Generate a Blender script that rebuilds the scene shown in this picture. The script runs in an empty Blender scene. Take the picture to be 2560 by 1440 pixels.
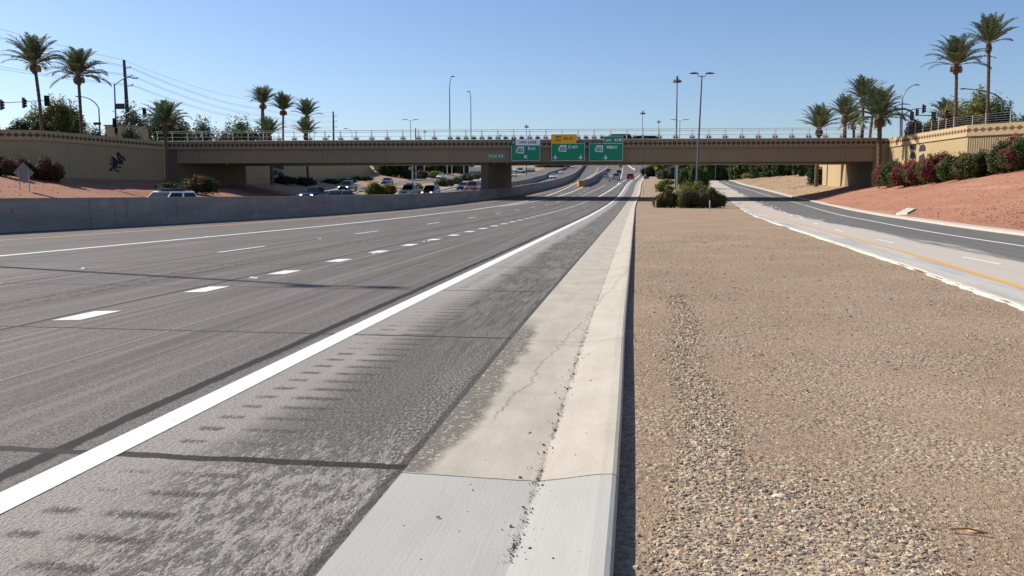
import bpy, bmesh, math, random
import numpy as np
from mathutils import Vector, Matrix
R=math.radians
scene=bpy.context.scene
C=scene.collection
# ------------------------------------------------------------------ camera
F_PX=2145.0; PITCH=math.atan((720-483)/F_PX); CH=1.6
cam_d=bpy.data.cameras.new('camera'); cam=bpy.data.objects.new('camera',cam_d); C.objects.link(cam)
cam.location=(0,0,CH); cam.rotation_euler=(math.pi/2-PITCH,0,0)
cam_d.sensor_width=36; cam_d.lens=36*F_PX/2560; cam_d.clip_start=0.05; cam_d.clip_end=6000
scene.camera=cam
scene.render.resolution_x=1024; scene.render.resolution_y=576
# ------------------------------------------------------------------ world, sun
SUN_EL=36.0
sdx,sdy=-0.9,0.436                     # horizontal direction towards the sun (left, a little ahead)
w=bpy.data.worlds.new('World'); scene.world=w; w.use_nodes=True
nt=w.node_tree; nt.nodes.clear()
sky=nt.nodes.new('ShaderNodeTexSky'); sky.sky_type='NISHITA'; sky.sun_disc=False
sky.sun_elevation=R(SUN_EL); sky.sun_rotation=math.atan2(sdx,sdy)%(2*math.pi)
sky.altitude=350; sky.air_density=1.0; sky.dust_density=0.8; sky.ozone_density=2.8
bg=nt.nodes.new('ShaderNodeBackground'); bg.inputs[1].default_value=0.080
wo=nt.nodes.new('ShaderNodeOutputWorld')
tn=nt.nodes.new('ShaderNodeMix'); tn.data_type='RGBA'; tn.blend_type='MULTIPLY'; tn.inputs[0].default_value=1.0; tn.inputs[7].default_value=(.92,.975,1.11,1)
nt.links.new(sky.outputs[0],tn.inputs[6]); nt.links.new(tn.outputs[2],bg.inputs[0]); nt.links.new(bg.outputs[0],wo.inputs[0])
sl=bpy.data.lights.new('sun','SUN'); sl.energy=4.7; sl.angle=R(0.5); sl.color=(1,0.93,0.81)
so=bpy.data.objects.new('sun',sl); C.objects.link(so)
hv=math.hypot(sdx,sdy); sv=Vector((sdx/hv*math.cos(R(SUN_EL)),sdy/hv*math.cos(R(SUN_EL)),math.sin(R(SUN_EL))))
so.rotation_euler=sv.to_track_quat('Z','Y').to_euler(); so.location=(-60,40,60)
scene.view_settings.view_transform='Standard'; scene.view_settings.look='None'
scene.view_settings.exposure=0.62; scene.view_settings.gamma=1.0
# ------------------------------------------------------------------ ground profile and tracing helpers
PYv=[-30,0,60,80,100,116,131,150,180,210,260,300,384,450,500,600,800,1500]
PZv=[0,0,0,.08,.28,.60,1.08,1.85,3.1,4.3,6.0,7.4,10.3,13.2,16,21.5,26,30]
def prof(Y): return np.interp(Y,PYv,PZv)
def ray(x,y):
    a=(x-1280)/F_PX; b=(720-y)/F_PX
    return (a, math.cos(PITCH)+b*math.sin(PITCH), -math.sin(PITCH)+b*math.cos(PITCH))
def G(x,y):
    """the ground point on the carriageway surface seen at photo position x,y"""
    d=ray(x,y); prev=Y=.5
    while Y<1500:
        if CH+d[2]*Y/d[1]<=prof(Y): break
        prev=Y; Y*=1.01
    lo,hi=prev,Y
    for _ in range(30):
        m=(lo+hi)/2
        if CH+d[2]*m/d[1]<=prof(m): hi=m
        else: lo=m
    return (d[0]*hi/d[1],hi)
def P3(x,y,Y):
    d=ray(x,y); t=Y/d[1]
    return Vector((d[0]*t,Y,CH+d[2]*t))
class Curve:
    """smooth X(Y) through points (X,Y)"""
    def __init__(s,pts):
        pts=sorted(pts,key=lambda p:p[1]); s.y=np.array([p[1] for p in pts],float); s.x=np.array([p[0] for p in pts],float)
        h=np.diff(s.y); dl=np.diff(s.x)/h; m=np.zeros(len(pts)); m[0]=dl[0]; m[-1]=dl[-1]
        m[1:-1]=(dl[:-1]*h[1:]+dl[1:]*h[:-1])/(h[1:]+h[:-1]); s.m=m
    def __call__(s,Y):
        Y=float(Y)
        if Y<=s.y[0]: return s.x[0]+s.m[0]*(Y-s.y[0])
        if Y>=s.y[-1]: return s.x[-1]+s.m[-1]*(Y-s.y[-1])
        i=int(np.searchsorted(s.y,Y)-1); h=s.y[i+1]-s.y[i]; t=(Y-s.y[i])/h
        return (2*t**3-3*t*t+1)*s.x[i]+(t**3-2*t*t+t)*h*s.m[i]+(-2*t**3+3*t*t)*s.x[i+1]+(t**3-t*t)*h*s.m[i+1]
KO=Curve([(-2.7,-20),(.0,0.5),(.73,5.6),(1.31,9.8),(2.17,15.8),(3.05,21.9),(6.36,44.9),(15.94,110),(20.86,140.6),(29.1,194),(41.4,268),(69,427),(105,600),(150,800)])
BAR=Curve([(-29,4),(-20.8,34.9),(-18.5,43),(-13.8,64.6),(-11.5,78),(-5.27,113.6),(.7,137),(4.6,154),(9.5,182),(18.4,262),(29,380),(43,520),(72,760)])
RL=Curve([(5.8,-10),(6.6,6),(7.23,12),(7.87,15),(8.82,19.4),(10.39,27.2),(16.1,55.9),(28.1,110),(35.9,149),(45.9,203),(58,260)])
RK=Curve([(15,-10),(16.6,16),(19.26,32.3),(24.5,54.4),(39.8,116.9),(42.8,136),(47.1,165),(50.6,191),(55,215),(62,260)])
LO=Curve([(-50,-20),(-46,20),(-44,35),(-39,65),(-34.5,113),(-33,140),(-31.5,165),(-29.5,190),(-25.5,240),(-22,285),(-12,400),(10,600)])   # left edge of far pavement
MO=Curve([G(1000,493),G(1030,489),G(1100,476),G(1200,451),G(1262,440),(2,340),(20,520)])
RR=Curve([G(870,486),G(905,477),G(987,463.5),G(1085,455),(-15,290),(0,400)])
# ------------------------------------------------------------------ objects and tags
def tag(o,label=None,cat=None,group=None,kind=None):
    if label: o['label']=label
    if cat: o['category']=cat
    if group: o['group']=group
    if kind: o['kind']=kind
    return o
def empty(name,loc=(0,0,0),rz=0,label=None,cat=None,group=None,rx=0):
    o=bpy.data.objects.new(name,None); C.objects.link(o); o.location=loc; o.rotation_euler=(rx,0,rz)
    o.empty_display_size=.3
    return tag(o,label,cat,group)
def copy_tree(o,parent=None):
    c=o.copy(); C.objects.link(c); c.parent=parent
    for ch in list(o.children): copy_tree(ch,c)
    return c
def np_mesh(name,V,Fc,mat,parent=None,smooth=False,uv=None):
    V=np.asarray(V,dtype=np.float32).reshape(-1,3); Fc=np.asarray(Fc,dtype=np.int32); k=Fc.shape[1]
    me=bpy.data.meshes.new(name); me.vertices.add(len(V)); me.vertices.foreach_set('co',V.ravel())
    me.loops.add(Fc.size); me.loops.foreach_set('vertex_index',Fc.ravel())
    me.polygons.add(len(Fc)); me.polygons.foreach_set('loop_start',np.arange(0,Fc.size,k,dtype=np.int32))
    try: me.polygons.foreach_set('loop_total',np.full(len(Fc),k,dtype=np.int32))
    except Exception: pass
    if smooth: me.polygons.foreach_set('use_smooth',np.ones(len(Fc),dtype=bool))
    if uv is not None:
        l=me.uv_layers.new(name='UVMap'); l.data.foreach_set('uv',np.asarray(uv,dtype=np.float32)[Fc.ravel()].ravel())
    me.update(calc_edges=True); me.validate()
    if not smooth: me.shade_flat()
    if mat: me.materials.append(mat)
    o=bpy.data.objects.new(name,me); C.objects.link(o)
    if parent: o.parent=parent
    return o
class MB:
    def __init__(s): s.v=[]; s.f=[]; s.uv=None
    def add(s,vs,fs):
        b=len(s.v); s.v+= [tuple(v) for v in vs]; s.f+=[tuple(b+i for i in f) for f in fs]; return s
    def box(s,c,d,rz=0,bev=0):
        x,y,z=d[0]/2,d[1]/2,d[2]/2; cr,sr=math.cos(rz),math.sin(rz)
        P=[]
        for k in (-z,z):
            for i,j in ((-x,-y),(x,-y),(x,y),(-x,y)): P.append((c[0]+i*cr-j*sr,c[1]+i*sr+j*cr,c[2]+k))
        return s.add(P,[(0,3,2,1),(4,5,6,7),(0,1,5,4),(1,2,6,5),(2,3,7,6),(3,0,4,7)])
    def tube(s,pts,rad,n=8,cap=True):
        pts=[Vector(p) for p in pts]
        if not hasattr(rad,'__len__'): rad=[rad]*len(pts)
        b=len(s.v); prev=None
        for i,p in enumerate(pts):
            d=(pts[min(i+1,len(pts)-1)]-pts[max(i-1,0)]).normalized()
            if prev is None:
                a=Vector((1,0,0)) if abs(d.x)<.9 else Vector((0,1,0))
            else: a=prev
            u=(a-d*a.dot(d)).normalized(); prev=u; v=d.cross(u)
            for k in range(n):
                t=2*math.pi*k/n; s.v.append(tuple(p+rad[i]*(math.cos(t)*u+math.sin(t)*v)))
        for i in range(len(pts)-1):
            for k in range(n):
                a=b+i*n+k; c=b+i*n+(k+1)%n; s.f.append((a,c,c+n,a+n))
        if cap:
            s.f.append(tuple(b+k for k in reversed(range(n)))); e=b+(len(pts)-1)*n; s.f.append(tuple(e+k for k in range(n)))
        return s
    def prism(s,poly,y0,y1,M=None):
        """poly in x,z extruded along y"""
        n=len(poly); P=[(x,y0,z) for x,z in poly]+[(x,y1,z) for x,z in poly]
        if M: P=[tuple(M@Vector(p)) for p in P]
        return s.add(P,[tuple(range(n)),tuple(reversed(range(n,2*n)))]+[(i,i+n,(i+1)%n+n,(i+1)%n) for i in range(n)])
    def loft(s,secs,cap=True):
        n=len(secs[0]); b=len(s.v)
        for c in secs: s.v+=[tuple(p) for p in c]
        for i in range(len(secs)-1):
            for k in range(n):
                a=b+i*n+k; c=b+i*n+(k+1)%n; s.f.append((a,c,c+n,a+n))
        if cap:
            s.f.append(tuple(b+k for k in reversed(range(n)))); e=b+(len(secs)-1)*n; s.f.append(tuple(e+k for k in range(n)))
        return s
    def build(s,name,mat,parent=None,smooth=False,bevel=0,recalc=True):
        me=bpy.data.meshes.new(name); me.from_pydata(s.v,[],s.f)
        if recalc:
            bm=bmesh.new(); bm.from_mesh(me); bmesh.ops.recalc_face_normals(bm,faces=bm.faces)
            if bevel: bmesh.ops.bevel(bm,geom=[e for e in bm.edges if e.is_manifold and e.calc_face_angle(0)>.5],offset=bevel,segments=2,affect='EDGES',profile=.5)
            bm.to_mesh(me); bm.free()
        if smooth:
            for p in me.polygons: p.use_smooth=True
            try: me.set_sharp_from_angle(angle=R(40))
            except Exception: pass
        me.materials.append(mat); o=bpy.data.objects.new(name,me); C.objects.link(o)
        if parent: o.parent=parent
        return o
# ------------------------------------------------------------------ materials
class NT:
    def __init__(s,name,rough=.8,spec=.3,metal=0):
        s.m=bpy.data.materials.new(name); s.m.use_nodes=True; s.t=s.m.node_tree; s.b=s.t.nodes['Principled BSDF']
        s.b.inputs['Roughness'].default_value=rough; s.b.inputs['Metallic'].default_value=metal
        s.b.inputs['Specular IOR Level'].default_value=spec
        s._tc=None
    def n(s,t): return s.t.nodes.new(t)
    def set(s,inp,v):
        if hasattr(v,'is_output') or isinstance(v,bpy.types.NodeSocket): s.t.links.new(v,inp)
        else:
            if inp.type=='RGBA' and len(v)==3: v=(*v,1)
            inp.default_value=v
    def tc(s,k='Object'):
        if s._tc is None: s._tc=s.n('ShaderNodeTexCoord')
        return s._tc.outputs[k]
    def pos(s): return s.n('ShaderNodeNewGeometry').outputs['Position']
    def isl(s): return s.n('ShaderNodeNewGeometry').outputs['Random Per Island']
    def map(s,vec,scale=(1,1,1),loc=(0,0,0)):
        m=s.n('ShaderNodeMapping'); s.set(m.inputs[0],vec); m.inputs['Scale'].default_value=scale; m.inputs['Location'].default_value=loc; return m.outputs[0]
    def noise(s,vec,scale,detail=3,rough=.55,out=0):
        m=s.n('ShaderNodeTexNoise'); s.set(m.inputs['Vector'],vec); m.inputs['Scale'].default_value=scale
        m.inputs['Detail'].default_value=detail; m.inputs['Roughness'].default_value=rough; return m.outputs[out]
    def voro(s,vec,scale,out='Distance',feat='F1'):
        m=s.n('ShaderNodeTexVoronoi'); m.feature=feat; s.set(m.inputs['Vector'],vec); m.inputs['Scale'].default_value=scale; return m.outputs[out]
    def ramp(s,f,stops,interp='LINEAR'):
        m=s.n('ShaderNodeValToRGB'); s.set(m.inputs[0],f); cr=m.color_ramp; cr.interpolation=interp
        while len(cr.elements)<len(stops): cr.elements.new(.5)
        for e,(p,c) in zip(cr.elements,stops):
            e.position=p; e.color=(c,c,c,1) if not hasattr(c,'__len__') else (*c,1)
        return m.outputs[0]
    def mix(s,f,a,b,blend='MIX'):
        m=s.n('ShaderNodeMix'); m.data_type='RGBA'; m.blend_type=blend; s.set(m.inputs[0],f); s.set(m.inputs[6],a); s.set(m.inputs[7],b); return m.outputs[2]
    def ma(s,op,a,b=None,c=None):
        m=s.n('ShaderNodeMath'); m.operation=op; s.set(m.inputs[0],a)
        if b is not None: s.set(m.inputs[1],b)
        if c is not None: s.set(m.inputs[2],c)
        return m.outputs[0]
    def sep(s,vec):
        m=s.n('ShaderNodeSeparateXYZ'); s.set(m.inputs[0],vec); return m.outputs
    def comb(s,x,y,z=0.0):
        m=s.n('ShaderNodeCombineXYZ'); s.set(m.inputs[0],x); s.set(m.inputs[1],y); s.set(m.inputs[2],z); return m.outputs[0]
    def sstep(s,v,a,b):
        m=s.n('ShaderNodeMapRange'); m.interpolation_type='SMOOTHSTEP'; s.set(m.inputs[0],v); m.inputs[1].default_value=a; m.inputs[2].default_value=b; return m.outputs[0]
    def line(s,v,c,hw,soft=.3):
        """1 inside |v-c|<hw"""
        d=s.ma('ABSOLUTE',s.ma('SUBTRACT',v,c)); return s.ma('SUBTRACT',1.0,s.sstep(d,hw*(1-soft),hw*(1+soft)))
    def bump(s,h,strength=.5,dist=.01):
        m=s.n('ShaderNodeBump'); m.inputs['Strength'].default_value=strength; m.inputs['Distance'].default_value=dist; s.set(m.inputs['Height'],h)
        s.t.links.new(m.outputs[0],s.b.inputs['Normal'])
    def col(s,c): s.set(s.b.inputs['Base Color'],c); return s
def simple(name,c,rough=.7,metal=0,spec=.3,var=.12,scale=6.0,bump=0):
    m=NT(name,rough,spec,metal); p=m.tc('Object')
    nz=m.noise(p,scale,4); m.col(m.mix(nz,tuple(x*(1-var) for x in c),tuple(min(1,x*(1+var)) for x in c)))
    if bump: m.bump(m.noise(p,scale*6,3),bump,.01)
    return m.m
def leafmat(name,c1,c2,c3=None,rough=.55,trans=.25):
    m=NT(name,rough,.3); r=m.isl(); st=[(0,c1),(.6,c2),(1,c3 or c2)]
    big=m.noise(m.pos(),.7,2)
    c=m.mix(m.ma('MULTIPLY',big,.5),m.ramp(r,st),c1)
    m.col(c)
    t=m.n('ShaderNodeBsdfTranslucent'); m.set(t.inputs[0],c); mx=m.n('ShaderNodeMixShader'); mx.inputs[0].default_value=min(.5,trans*1.5)
    out=m.t.nodes['Material Output']; m.t.links.new(m.b.outputs[0],mx.inputs[1]); m.t.links.new(t.outputs[0],mx.inputs[2]); m.t.links.new(mx.outputs[0],out.inputs[0])
    return m.m
M={}
def road_material(name,kind):
    m=NT(name,.85,.25); uv=m.tc('UV'); q=m.sep(uv); u,v=q[0],q[1]
    pos=m.pos()
    fine=m.noise(pos,55,3,.7); mid=m.noise(pos,9,4,.6); big=m.noise(m.comb(m.ma('MULTIPLY',u,.06),m.ma('MULTIPLY',v,.55)),1.0,4,.6)
    streak=m.noise(m.comb(m.ma('MULTIPLY',u,.10),m.ma('MULTIPLY',v,5.0)),1.0,4,.6)
    if kind=='main':
        base=m.ramp(fine,[(.34,(.034,.03,.028)),(.5,(.122,.107,.097)),(.66,(.30,.267,.24))])
        base=m.mix(m.sstep(big,.35,.7),base,m.mix(.32,base,(.075,.07,.066)))
        wp=m.ma('SINE',m.ma('MULTIPLY',m.ma('SUBTRACT',v,4.3),2*math.pi/1.85)); base=m.mix(m.ma('MULTIPLY',m.sstep(m.ma('ADD',wp,m.ma('MULTIPLY',m.ma('SUBTRACT',big,.5),2.0)),.0,1.1),.28),base,(.07,.064,.06))
        gr2=m.noise(pos,15,4,.75); base=m.mix(m.ma('MULTIPLY',m.ma('SUBTRACT',1.0,m.sstep(gr2,.36,.50)),.42),base,(.055,.048,.044)); base=m.mix(m.ma('MULTIPLY',m.sstep(gr2,.54,.68),.34),base,(.27,.235,.21)); spk=m.noise(pos,30,2,.6); base=m.mix(m.ma('MULTIPLY',m.ma('SUBTRACT',1.0,m.sstep(spk,.30,.40)),.55),base,(.05,.045,.042)); base=m.mix(m.ma('MULTIPLY',m.sstep(spk,.62,.72),.35),base,(.28,.25,.225))
        base=m.mix(m.ma('MULTIPLY',m.sstep(streak,.5,.66),.42),base,(.23,.205,.185)); base=m.mix(m.ma('MULTIPLY',m.ma('SUBTRACT',1.0,m.sstep(streak,.34,.48)),.38),base,(.05,.044,.04))
        # worn grooves running along the lanes
        for c,hw,a,cc in ((5.35,.012,.5,(.36,.33,.31)),(4.5,.008,.25,(.36,.33,.31)),(8.15,.01,.3,(.36,.33,.3)),(6.78,.018,.45,(.36,.33,.31)),(12.9,.012,.3,(.34,.31,.29))):
            base=m.mix(m.ma('MULTIPLY',m.line(v,m.ma('ADD',c,m.ma('MULTIPLY',m.ma('SUBTRACT',m.noise(uv,.35,2),.5),.06)),hw),a),base,cc)
        # dropped mud track (two rows of short clods)
        cl=m.noise(m.comb(m.ma('MULTIPLY',u,7.0),m.ma('MULTIPLY',v,9.0)),1.0,3,.7)
        for c in (8.75,9.1):
            trk=m.line(v,m.ma('ADD',c,m.ma('MULTIPLY',m.ma('SUBTRACT',m.noise(m.comb(u,.0),.05,2),.5),1.2)),.12,.6)
            base=m.mix(m.ma('MULTIPLY',m.ma('MULTIPLY',trk,m.sstep(cl,.46,.54)),.9),base,(.05,.036,.028))
        blot=m.noise(m.comb(m.ma('MULTIPLY',u,.35),m.ma('MULTIPLY',v,1.6)),1.0,2,.5)
        base=m.mix(m.ma('MULTIPLY',m.sstep(blot,.63,.72),.4),base,(.07,.064,.06))
        wob=m.ma('MULTIPLY',m.ma('SUBTRACT',m.noise(uv,4.0,4,.7),.5),.08)
        wob2=m.ma('MULTIPLY',m.ma('SUBTRACT',m.noise(uv,.25,2),.5),.16)
        seal=m.line(m.ma('ADD',v,m.ma('ADD',wob,wob2)),3.52,.062,.25)
        base=m.mix(seal,base,(.014,.013,.013))
        for c in (7.38,11.05,14.9,18.6):
            base=m.mix(m.ma('MULTIPLY',m.line(m.ma('ADD',v,m.ma('ADD',m.ma('MULTIPLY',wob,.5),wob2)),c,.042,.3),.9),base,(.022,.02,.019))
        rough_h=fine
    else:
        base=m.ramp(fine,[(.28,(.20,.18,.162)),(.5,(.315,.285,.258)),(.7,(.43,.395,.36))])
        sp=m.noise(pos,30,3,.75); base=m.mix(m.ma('MULTIPLY',m.ma('SUBTRACT',1.0,m.sstep(sp,.34,.40)),.7),base,(.09,.078,.068))
        # clods and scraped mud, streaked diagonally across the shoulder
        dgu=m.ma('ADD',u,m.ma('MULTIPLY',v,.6)); dgv=m.ma('SUBTRACT',v,m.ma('MULTIPLY',u,.10))
        dg=m.comb(m.ma('MULTIPLY',dgu,5.0),m.ma('MULTIPLY',dgv,13.0))
        mot=m.noise(dg,1.0,5,.75); area=m.noise(uv,.9,3,.6)
        grit=m.noise(m.comb(m.ma('MULTIPLY',dgu,22.0),m.ma('MULTIPLY',dgv,44.0)),1.0,4,.75)
        near=m.ma('SUBTRACT',1.0,m.sstep(m.ma('ADD',v,m.ma('MULTIPLY',m.ma('SUBTRACT',area,.5),.8)),2.15,2.75))
        # how much mud: sparse right in front, dense from five metres on
        amt=m.ma('ADD',.50,m.ma('MULTIPLY',m.sstep(u,4.2,6.6),.14))
        mk=m.sstep(m.ma('ADD',m.ma('ADD',m.ma('MULTIPLY',mot,.7),m.ma('MULTIPLY',grit,.3)),m.ma('SUBTRACT',amt,.5)),.49,.53)
        mk=m.ma('MULTIPLY',mk,near)
        mud=m.mix(m.sstep(grit,.42,.60),(.07,.066,.057),(.185,.173,.15))
        gz_=m.ma('MULTIPLY',m.sstep(u,4.6,5.6),near); base=m.mix(m.ma('MULTIPLY',gz_,.45),base,(.20,.19,.168)); base=m.mix(m.ma('MULTIPLY',mk,.92),base,mud)
        gut=m.ma('MULTIPLY',m.ma('SUBTRACT',1.0,m.sstep(v,1.45,1.75)),m.sstep(grit,.50,.60)); base=m.mix(m.ma('MULTIPLY',gut,.75),base,(.38,.355,.32))
        base=m.mix(m.ma('MULTIPLY',m.ma('MULTIPLY',m.sstep(grit,.60,.66),near),.55),base,(.44,.41,.375))
        # smooth dark patch further on
        edge=m.ma('ADD',v,m.ma('MULTIPLY',m.ma('SUBTRACT',m.noise(m.comb(m.ma('MULTIPLY',u,.28),m.ma('MULTIPLY',v,.8)),1.0,5,.65),.5),1.6))
        lim=m.ma('ADD',2.15,m.ma('MULTIPLY',m.sstep(u,9.0,14.0),.25))
        dark=m.ma('MULTIPLY',m.ma('SUBTRACT',1.0,m.sstep(m.ma('SUBTRACT',edge,lim),-.10,.06)),m.sstep(u,4.8,9.5))
        dk=m.mix(m.sstep(m.noise(m.comb(m.ma('MULTIPLY',u,1.2),m.ma('MULTIPLY',v,16.0)),1.0,5,.75),.35,.65),(.06,.057,.05),(.20,.19,.17)); pt=m.noise(m.comb(m.ma('MULTIPLY',u,.5),m.ma('MULTIPLY',v,2.2)),1.0,4,.65); dk=m.mix(m.ma('MULTIPLY',m.sstep(pt,.45,.68),.6),dk,(.27,.25,.225))
        base=m.mix(m.ma('MULTIPLY',dark,m.ma('ADD',.45,m.ma('MULTIPLY',m.sstep(u,8.0,13.0),.35))),base,dk)
        pale=m.ma('MULTIPLY',m.sstep(u,9.0,15.0),m.ma('SUBTRACT',1.0,dark)); base=m.mix(m.ma('MULTIPLY',pale,.35),base,(.36,.335,.305))
        # rumble divots
        fu=m.ma('FRACT',m.ma('DIVIDE',u,.305)); du=m.ma('ABSOLUTE',m.ma('SUBTRACT',fu,.5))
        brk=m.noise(m.comb(m.ma('MULTIPLY',dgu,16.0),m.ma('MULTIPLY',dgv,46.0)),1.0,4,.75)
        for c,hw,a in ((2.80,.085,1.0),(2.36,.20,1.0)):
            vv=m.ma('ADD',v,m.ma('ADD',m.ma('MULTIPLY',m.ma('SUBTRACT',brk,.5),.16),m.ma('MULTIPLY',m.ma('SUBTRACT',m.noise(m.comb(u,.0),1.7,2),.5),.14)))
            r1=m.ma('MULTIPLY',m.line(vv,c,hw,.3),m.ma('SUBTRACT',1.0,m.sstep(m.ma('ADD',du,m.ma('MULTIPLY',m.ma('SUBTRACT',brk,.5),1.0)),.13,.17)))
            base=m.mix(m.ma('MULTIPLY',m.ma('MULTIPLY',r1,m.sstep(m.ma('ADD',brk,m.ma('MULTIPLY',m.ma('SUBTRACT',area,.5),.5)),.42,.50)),.85),base,(.06,.053,.046))
        gl=m.line(m.ma('ADD',v,m.ma('MULTIPLY',m.ma('SUBTRACT',brk,.5),.05)),1.28,.03,.5)
        base=m.mix(m.ma('MULTIPLY',gl,.8),base,(.06,.055,.05))
        rough_h=m.ma('ADD',m.ma('ADD',m.ma('MULTIPLY',mk,.5),m.ma('MULTIPLY',fine,.4)),m.ma('MULTIPLY',grit,1.0))
        wob=m.ma('MULTIPLY',m.ma('SUBTRACT',m.noise(uv,3.0,4,.7),.5),.10)
    # transverse joints
    ju=m.ma('ADD',m.ma('ADD',u,m.ma('MULTIPLY',m.ma('SUBTRACT',m.noise(uv,2.5,4,.7),.5),.09)),-4.72+450)
    fr=m.ma('ABSOLUTE',m.ma('SUBTRACT',m.ma('FRACT',m.ma('ADD',m.ma('DIVIDE',ju,4.5),.5)),.5))
    wd=m.ma('ADD',.0065,m.ma('MULTIPLY',m.ma('SUBTRACT',1.0,m.sstep(m.ma('ABSOLUTE',m.ma('SUBTRACT',u,4.7)),.3,1.0)),.0042))
    jm=m.ma('LESS_THAN',fr,wd)
    base=m.mix(m.ma('MULTIPLY',jm,.94),base,(.028,.025,.023))
    m.col(base); m.bump(rough_h,.7 if kind=='main' else 1.0,.008 if kind=='main' else .022)
    return m.m
def gutter_material():
    m=NT('gutter_concrete',.8,.25); uv=m.tc('UV'); q=m.sep(uv); u,v=q[0],q[1]; pos=m.pos()
    fine=m.noise(pos,60,3,.6); mid=m.noise(m.comb(m.ma('MULTIPLY',u,1.2),m.ma('MULTIPLY',v,3.0)),1.0,5,.65)
    br=m.noise(m.comb(m.ma('MULTIPLY',u,.5),m.ma('MULTIPLY',v,55.0)),1.0,2,.6)
    new=m.mix(m.ma('MULTIPLY',br,.6),(.42,.41,.375),(.33,.325,.30))
    new=m.mix(m.ma('MULTIPLY',m.sstep(mid,.4,.7),.45),new,(.34,.33,.30))
    old=m.ramp(mid,[(.28,(.30,.262,.212)),(.5,(.385,.342,.28)),(.75,(.47,.43,.36))])
    old=m.mix(m.ma('MULTIPLY',m.sstep(v,.42,.5),.35),m.mix(.35,old,(.54,.49,.40)),old)
    st=m.noise(m.comb(m.ma('MULTIPLY',u,4.0),m.ma('MULTIPLY',v,.7)),1.0,4,.7)
    old=m.mix(m.ma('MULTIPLY',m.sstep(st,.55,.75),.35),old,(.27,.235,.19))
    isnew=m.ma('LESS_THAN',u,4.62); c=m.mix(isnew,old,new)
    # smear of spalled dirt on the pan's asphalt side
    bk=m.noise(uv,14,4,.75)
    dirt=m.ma('MULTIPLY',m.ma('MULTIPLY',m.sstep(m.ma('ADD',v,m.ma('MULTIPLY',m.ma('SUBTRACT',m.noise(uv,1.5,3),.5),.4)),1.0,1.12),m.sstep(bk,.36,.46)),m.ma('MULTIPLY',m.ma('GREATER_THAN',u,4.64),m.ma('SUBTRACT',1.0,m.sstep(u,9.5,11.0))))
    c=m.mix(m.ma('MULTIPLY',dirt,.9),c,m.mix(m.sstep(bk,.55,.66),(.12,.105,.085),(.40,.37,.32)))
    crk=m.line(m.ma('ADD',v,m.ma('ADD',m.ma('MULTIPLY',m.noise(m.comb(u,.0),.8,8,.8),.55),m.ma('MULTIPLY',u,.075))),1.63,.007,.4)
    c=m.mix(m.ma('MULTIPLY',m.ma('MULTIPLY',crk,m.sstep(u,5.5,6.2)),.65),c,(.12,.105,.09))
    cd=m.ma('MULTIPLY',m.line(v,m.ma('ADD',.455,m.ma('MULTIPLY',m.ma('SUBTRACT',bk,.5),.06)),.014,.6),m.sstep(m.noise(uv,2.2,3),.42,.6))
    c=m.mix(m.ma('MULTIPLY',cd,.6),c,(.10,.088,.07))
    jw=m.ma('ADD',u,m.ma('MULTIPLY',m.ma('SUBTRACT',m.noise(uv,6,4,.7),.5),.03))
    fr=m.ma('ABSOLUTE',m.ma('SUBTRACT',m.ma('FRACT',m.ma('ADD',m.ma('DIVIDE',m.ma('ADD',jw,-4.62+450),4.5),.5)),.5))
    c=m.mix(m.ma('MULTIPLY',m.ma('LESS_THAN',fr,.0017),.85),c,(.075,.065,.055))
    m.col(c); m.bump(m.ma('ADD',m.ma('MULTIPLY',br,.4),m.ma('ADD',fine,m.ma('MULTIPLY',dirt,bk))),.35,.006)
    return m.m
def ground_material(name,cols,stone=.5,sc=28.0,patch=.5,lowsc=.35,stripe=False,edge=.6):
    m=NT(name,.95,.15); p=m.pos()
    cell=m.voro(p,sc,'Color'); dist=m.voro(p,sc,'Distance'); cell2=m.voro(p,sc*2.3,'Color')
    base=m.ramp(m.noise(p,lowsc,5,.6),[(.3,cols[0]),(.5,cols[1]),(.72,cols[2])])
    s1=m.sep(cell)[0]; s2=m.sep(cell2)[1]
    sc_=m.ramp(s1,[(0,cols[3]),(.35,cols[1]),(.7,cols[4]),(1,cols[2])]); sc2=m.ramp(s2,[(0,cols[3]),(.4,cols[1]),(1,cols[4])])
    dens=m.ramp(m.noise(p,patch,4,.6),[(.4,.25),(.62,stone)])
    c=m.mix(m.ma('MULTIPLY',dens,.7),base,sc2); c=m.mix(dens,c,sc_)
    c=m.mix(m.ma('MULTIPLY',m.ma('MULTIPLY',m.sstep(dist,.35,.62),dens),edge),c,tuple(x*.35 for x in cols[0]))
    if stripe:
        q=m.sep(p); st=m.noise(m.comb(m.ma('MULTIPLY',m.ma('ADD',q[2],m.ma('MULTIPLY',q[0],.05)),2.2),m.ma('MULTIPLY',q[1],.05)),1.0,4,.6)
        c=m.mix(m.ma('MULTIPLY',m.sstep(st,.52,.72),.45),c,cols[4])
    m.col(c); m.bump(m.ma('ADD',m.ma('SUBTRACT',1.0,dist),m.noise(p,sc*.5,3)),.6,.5/sc)
    return m.m
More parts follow.
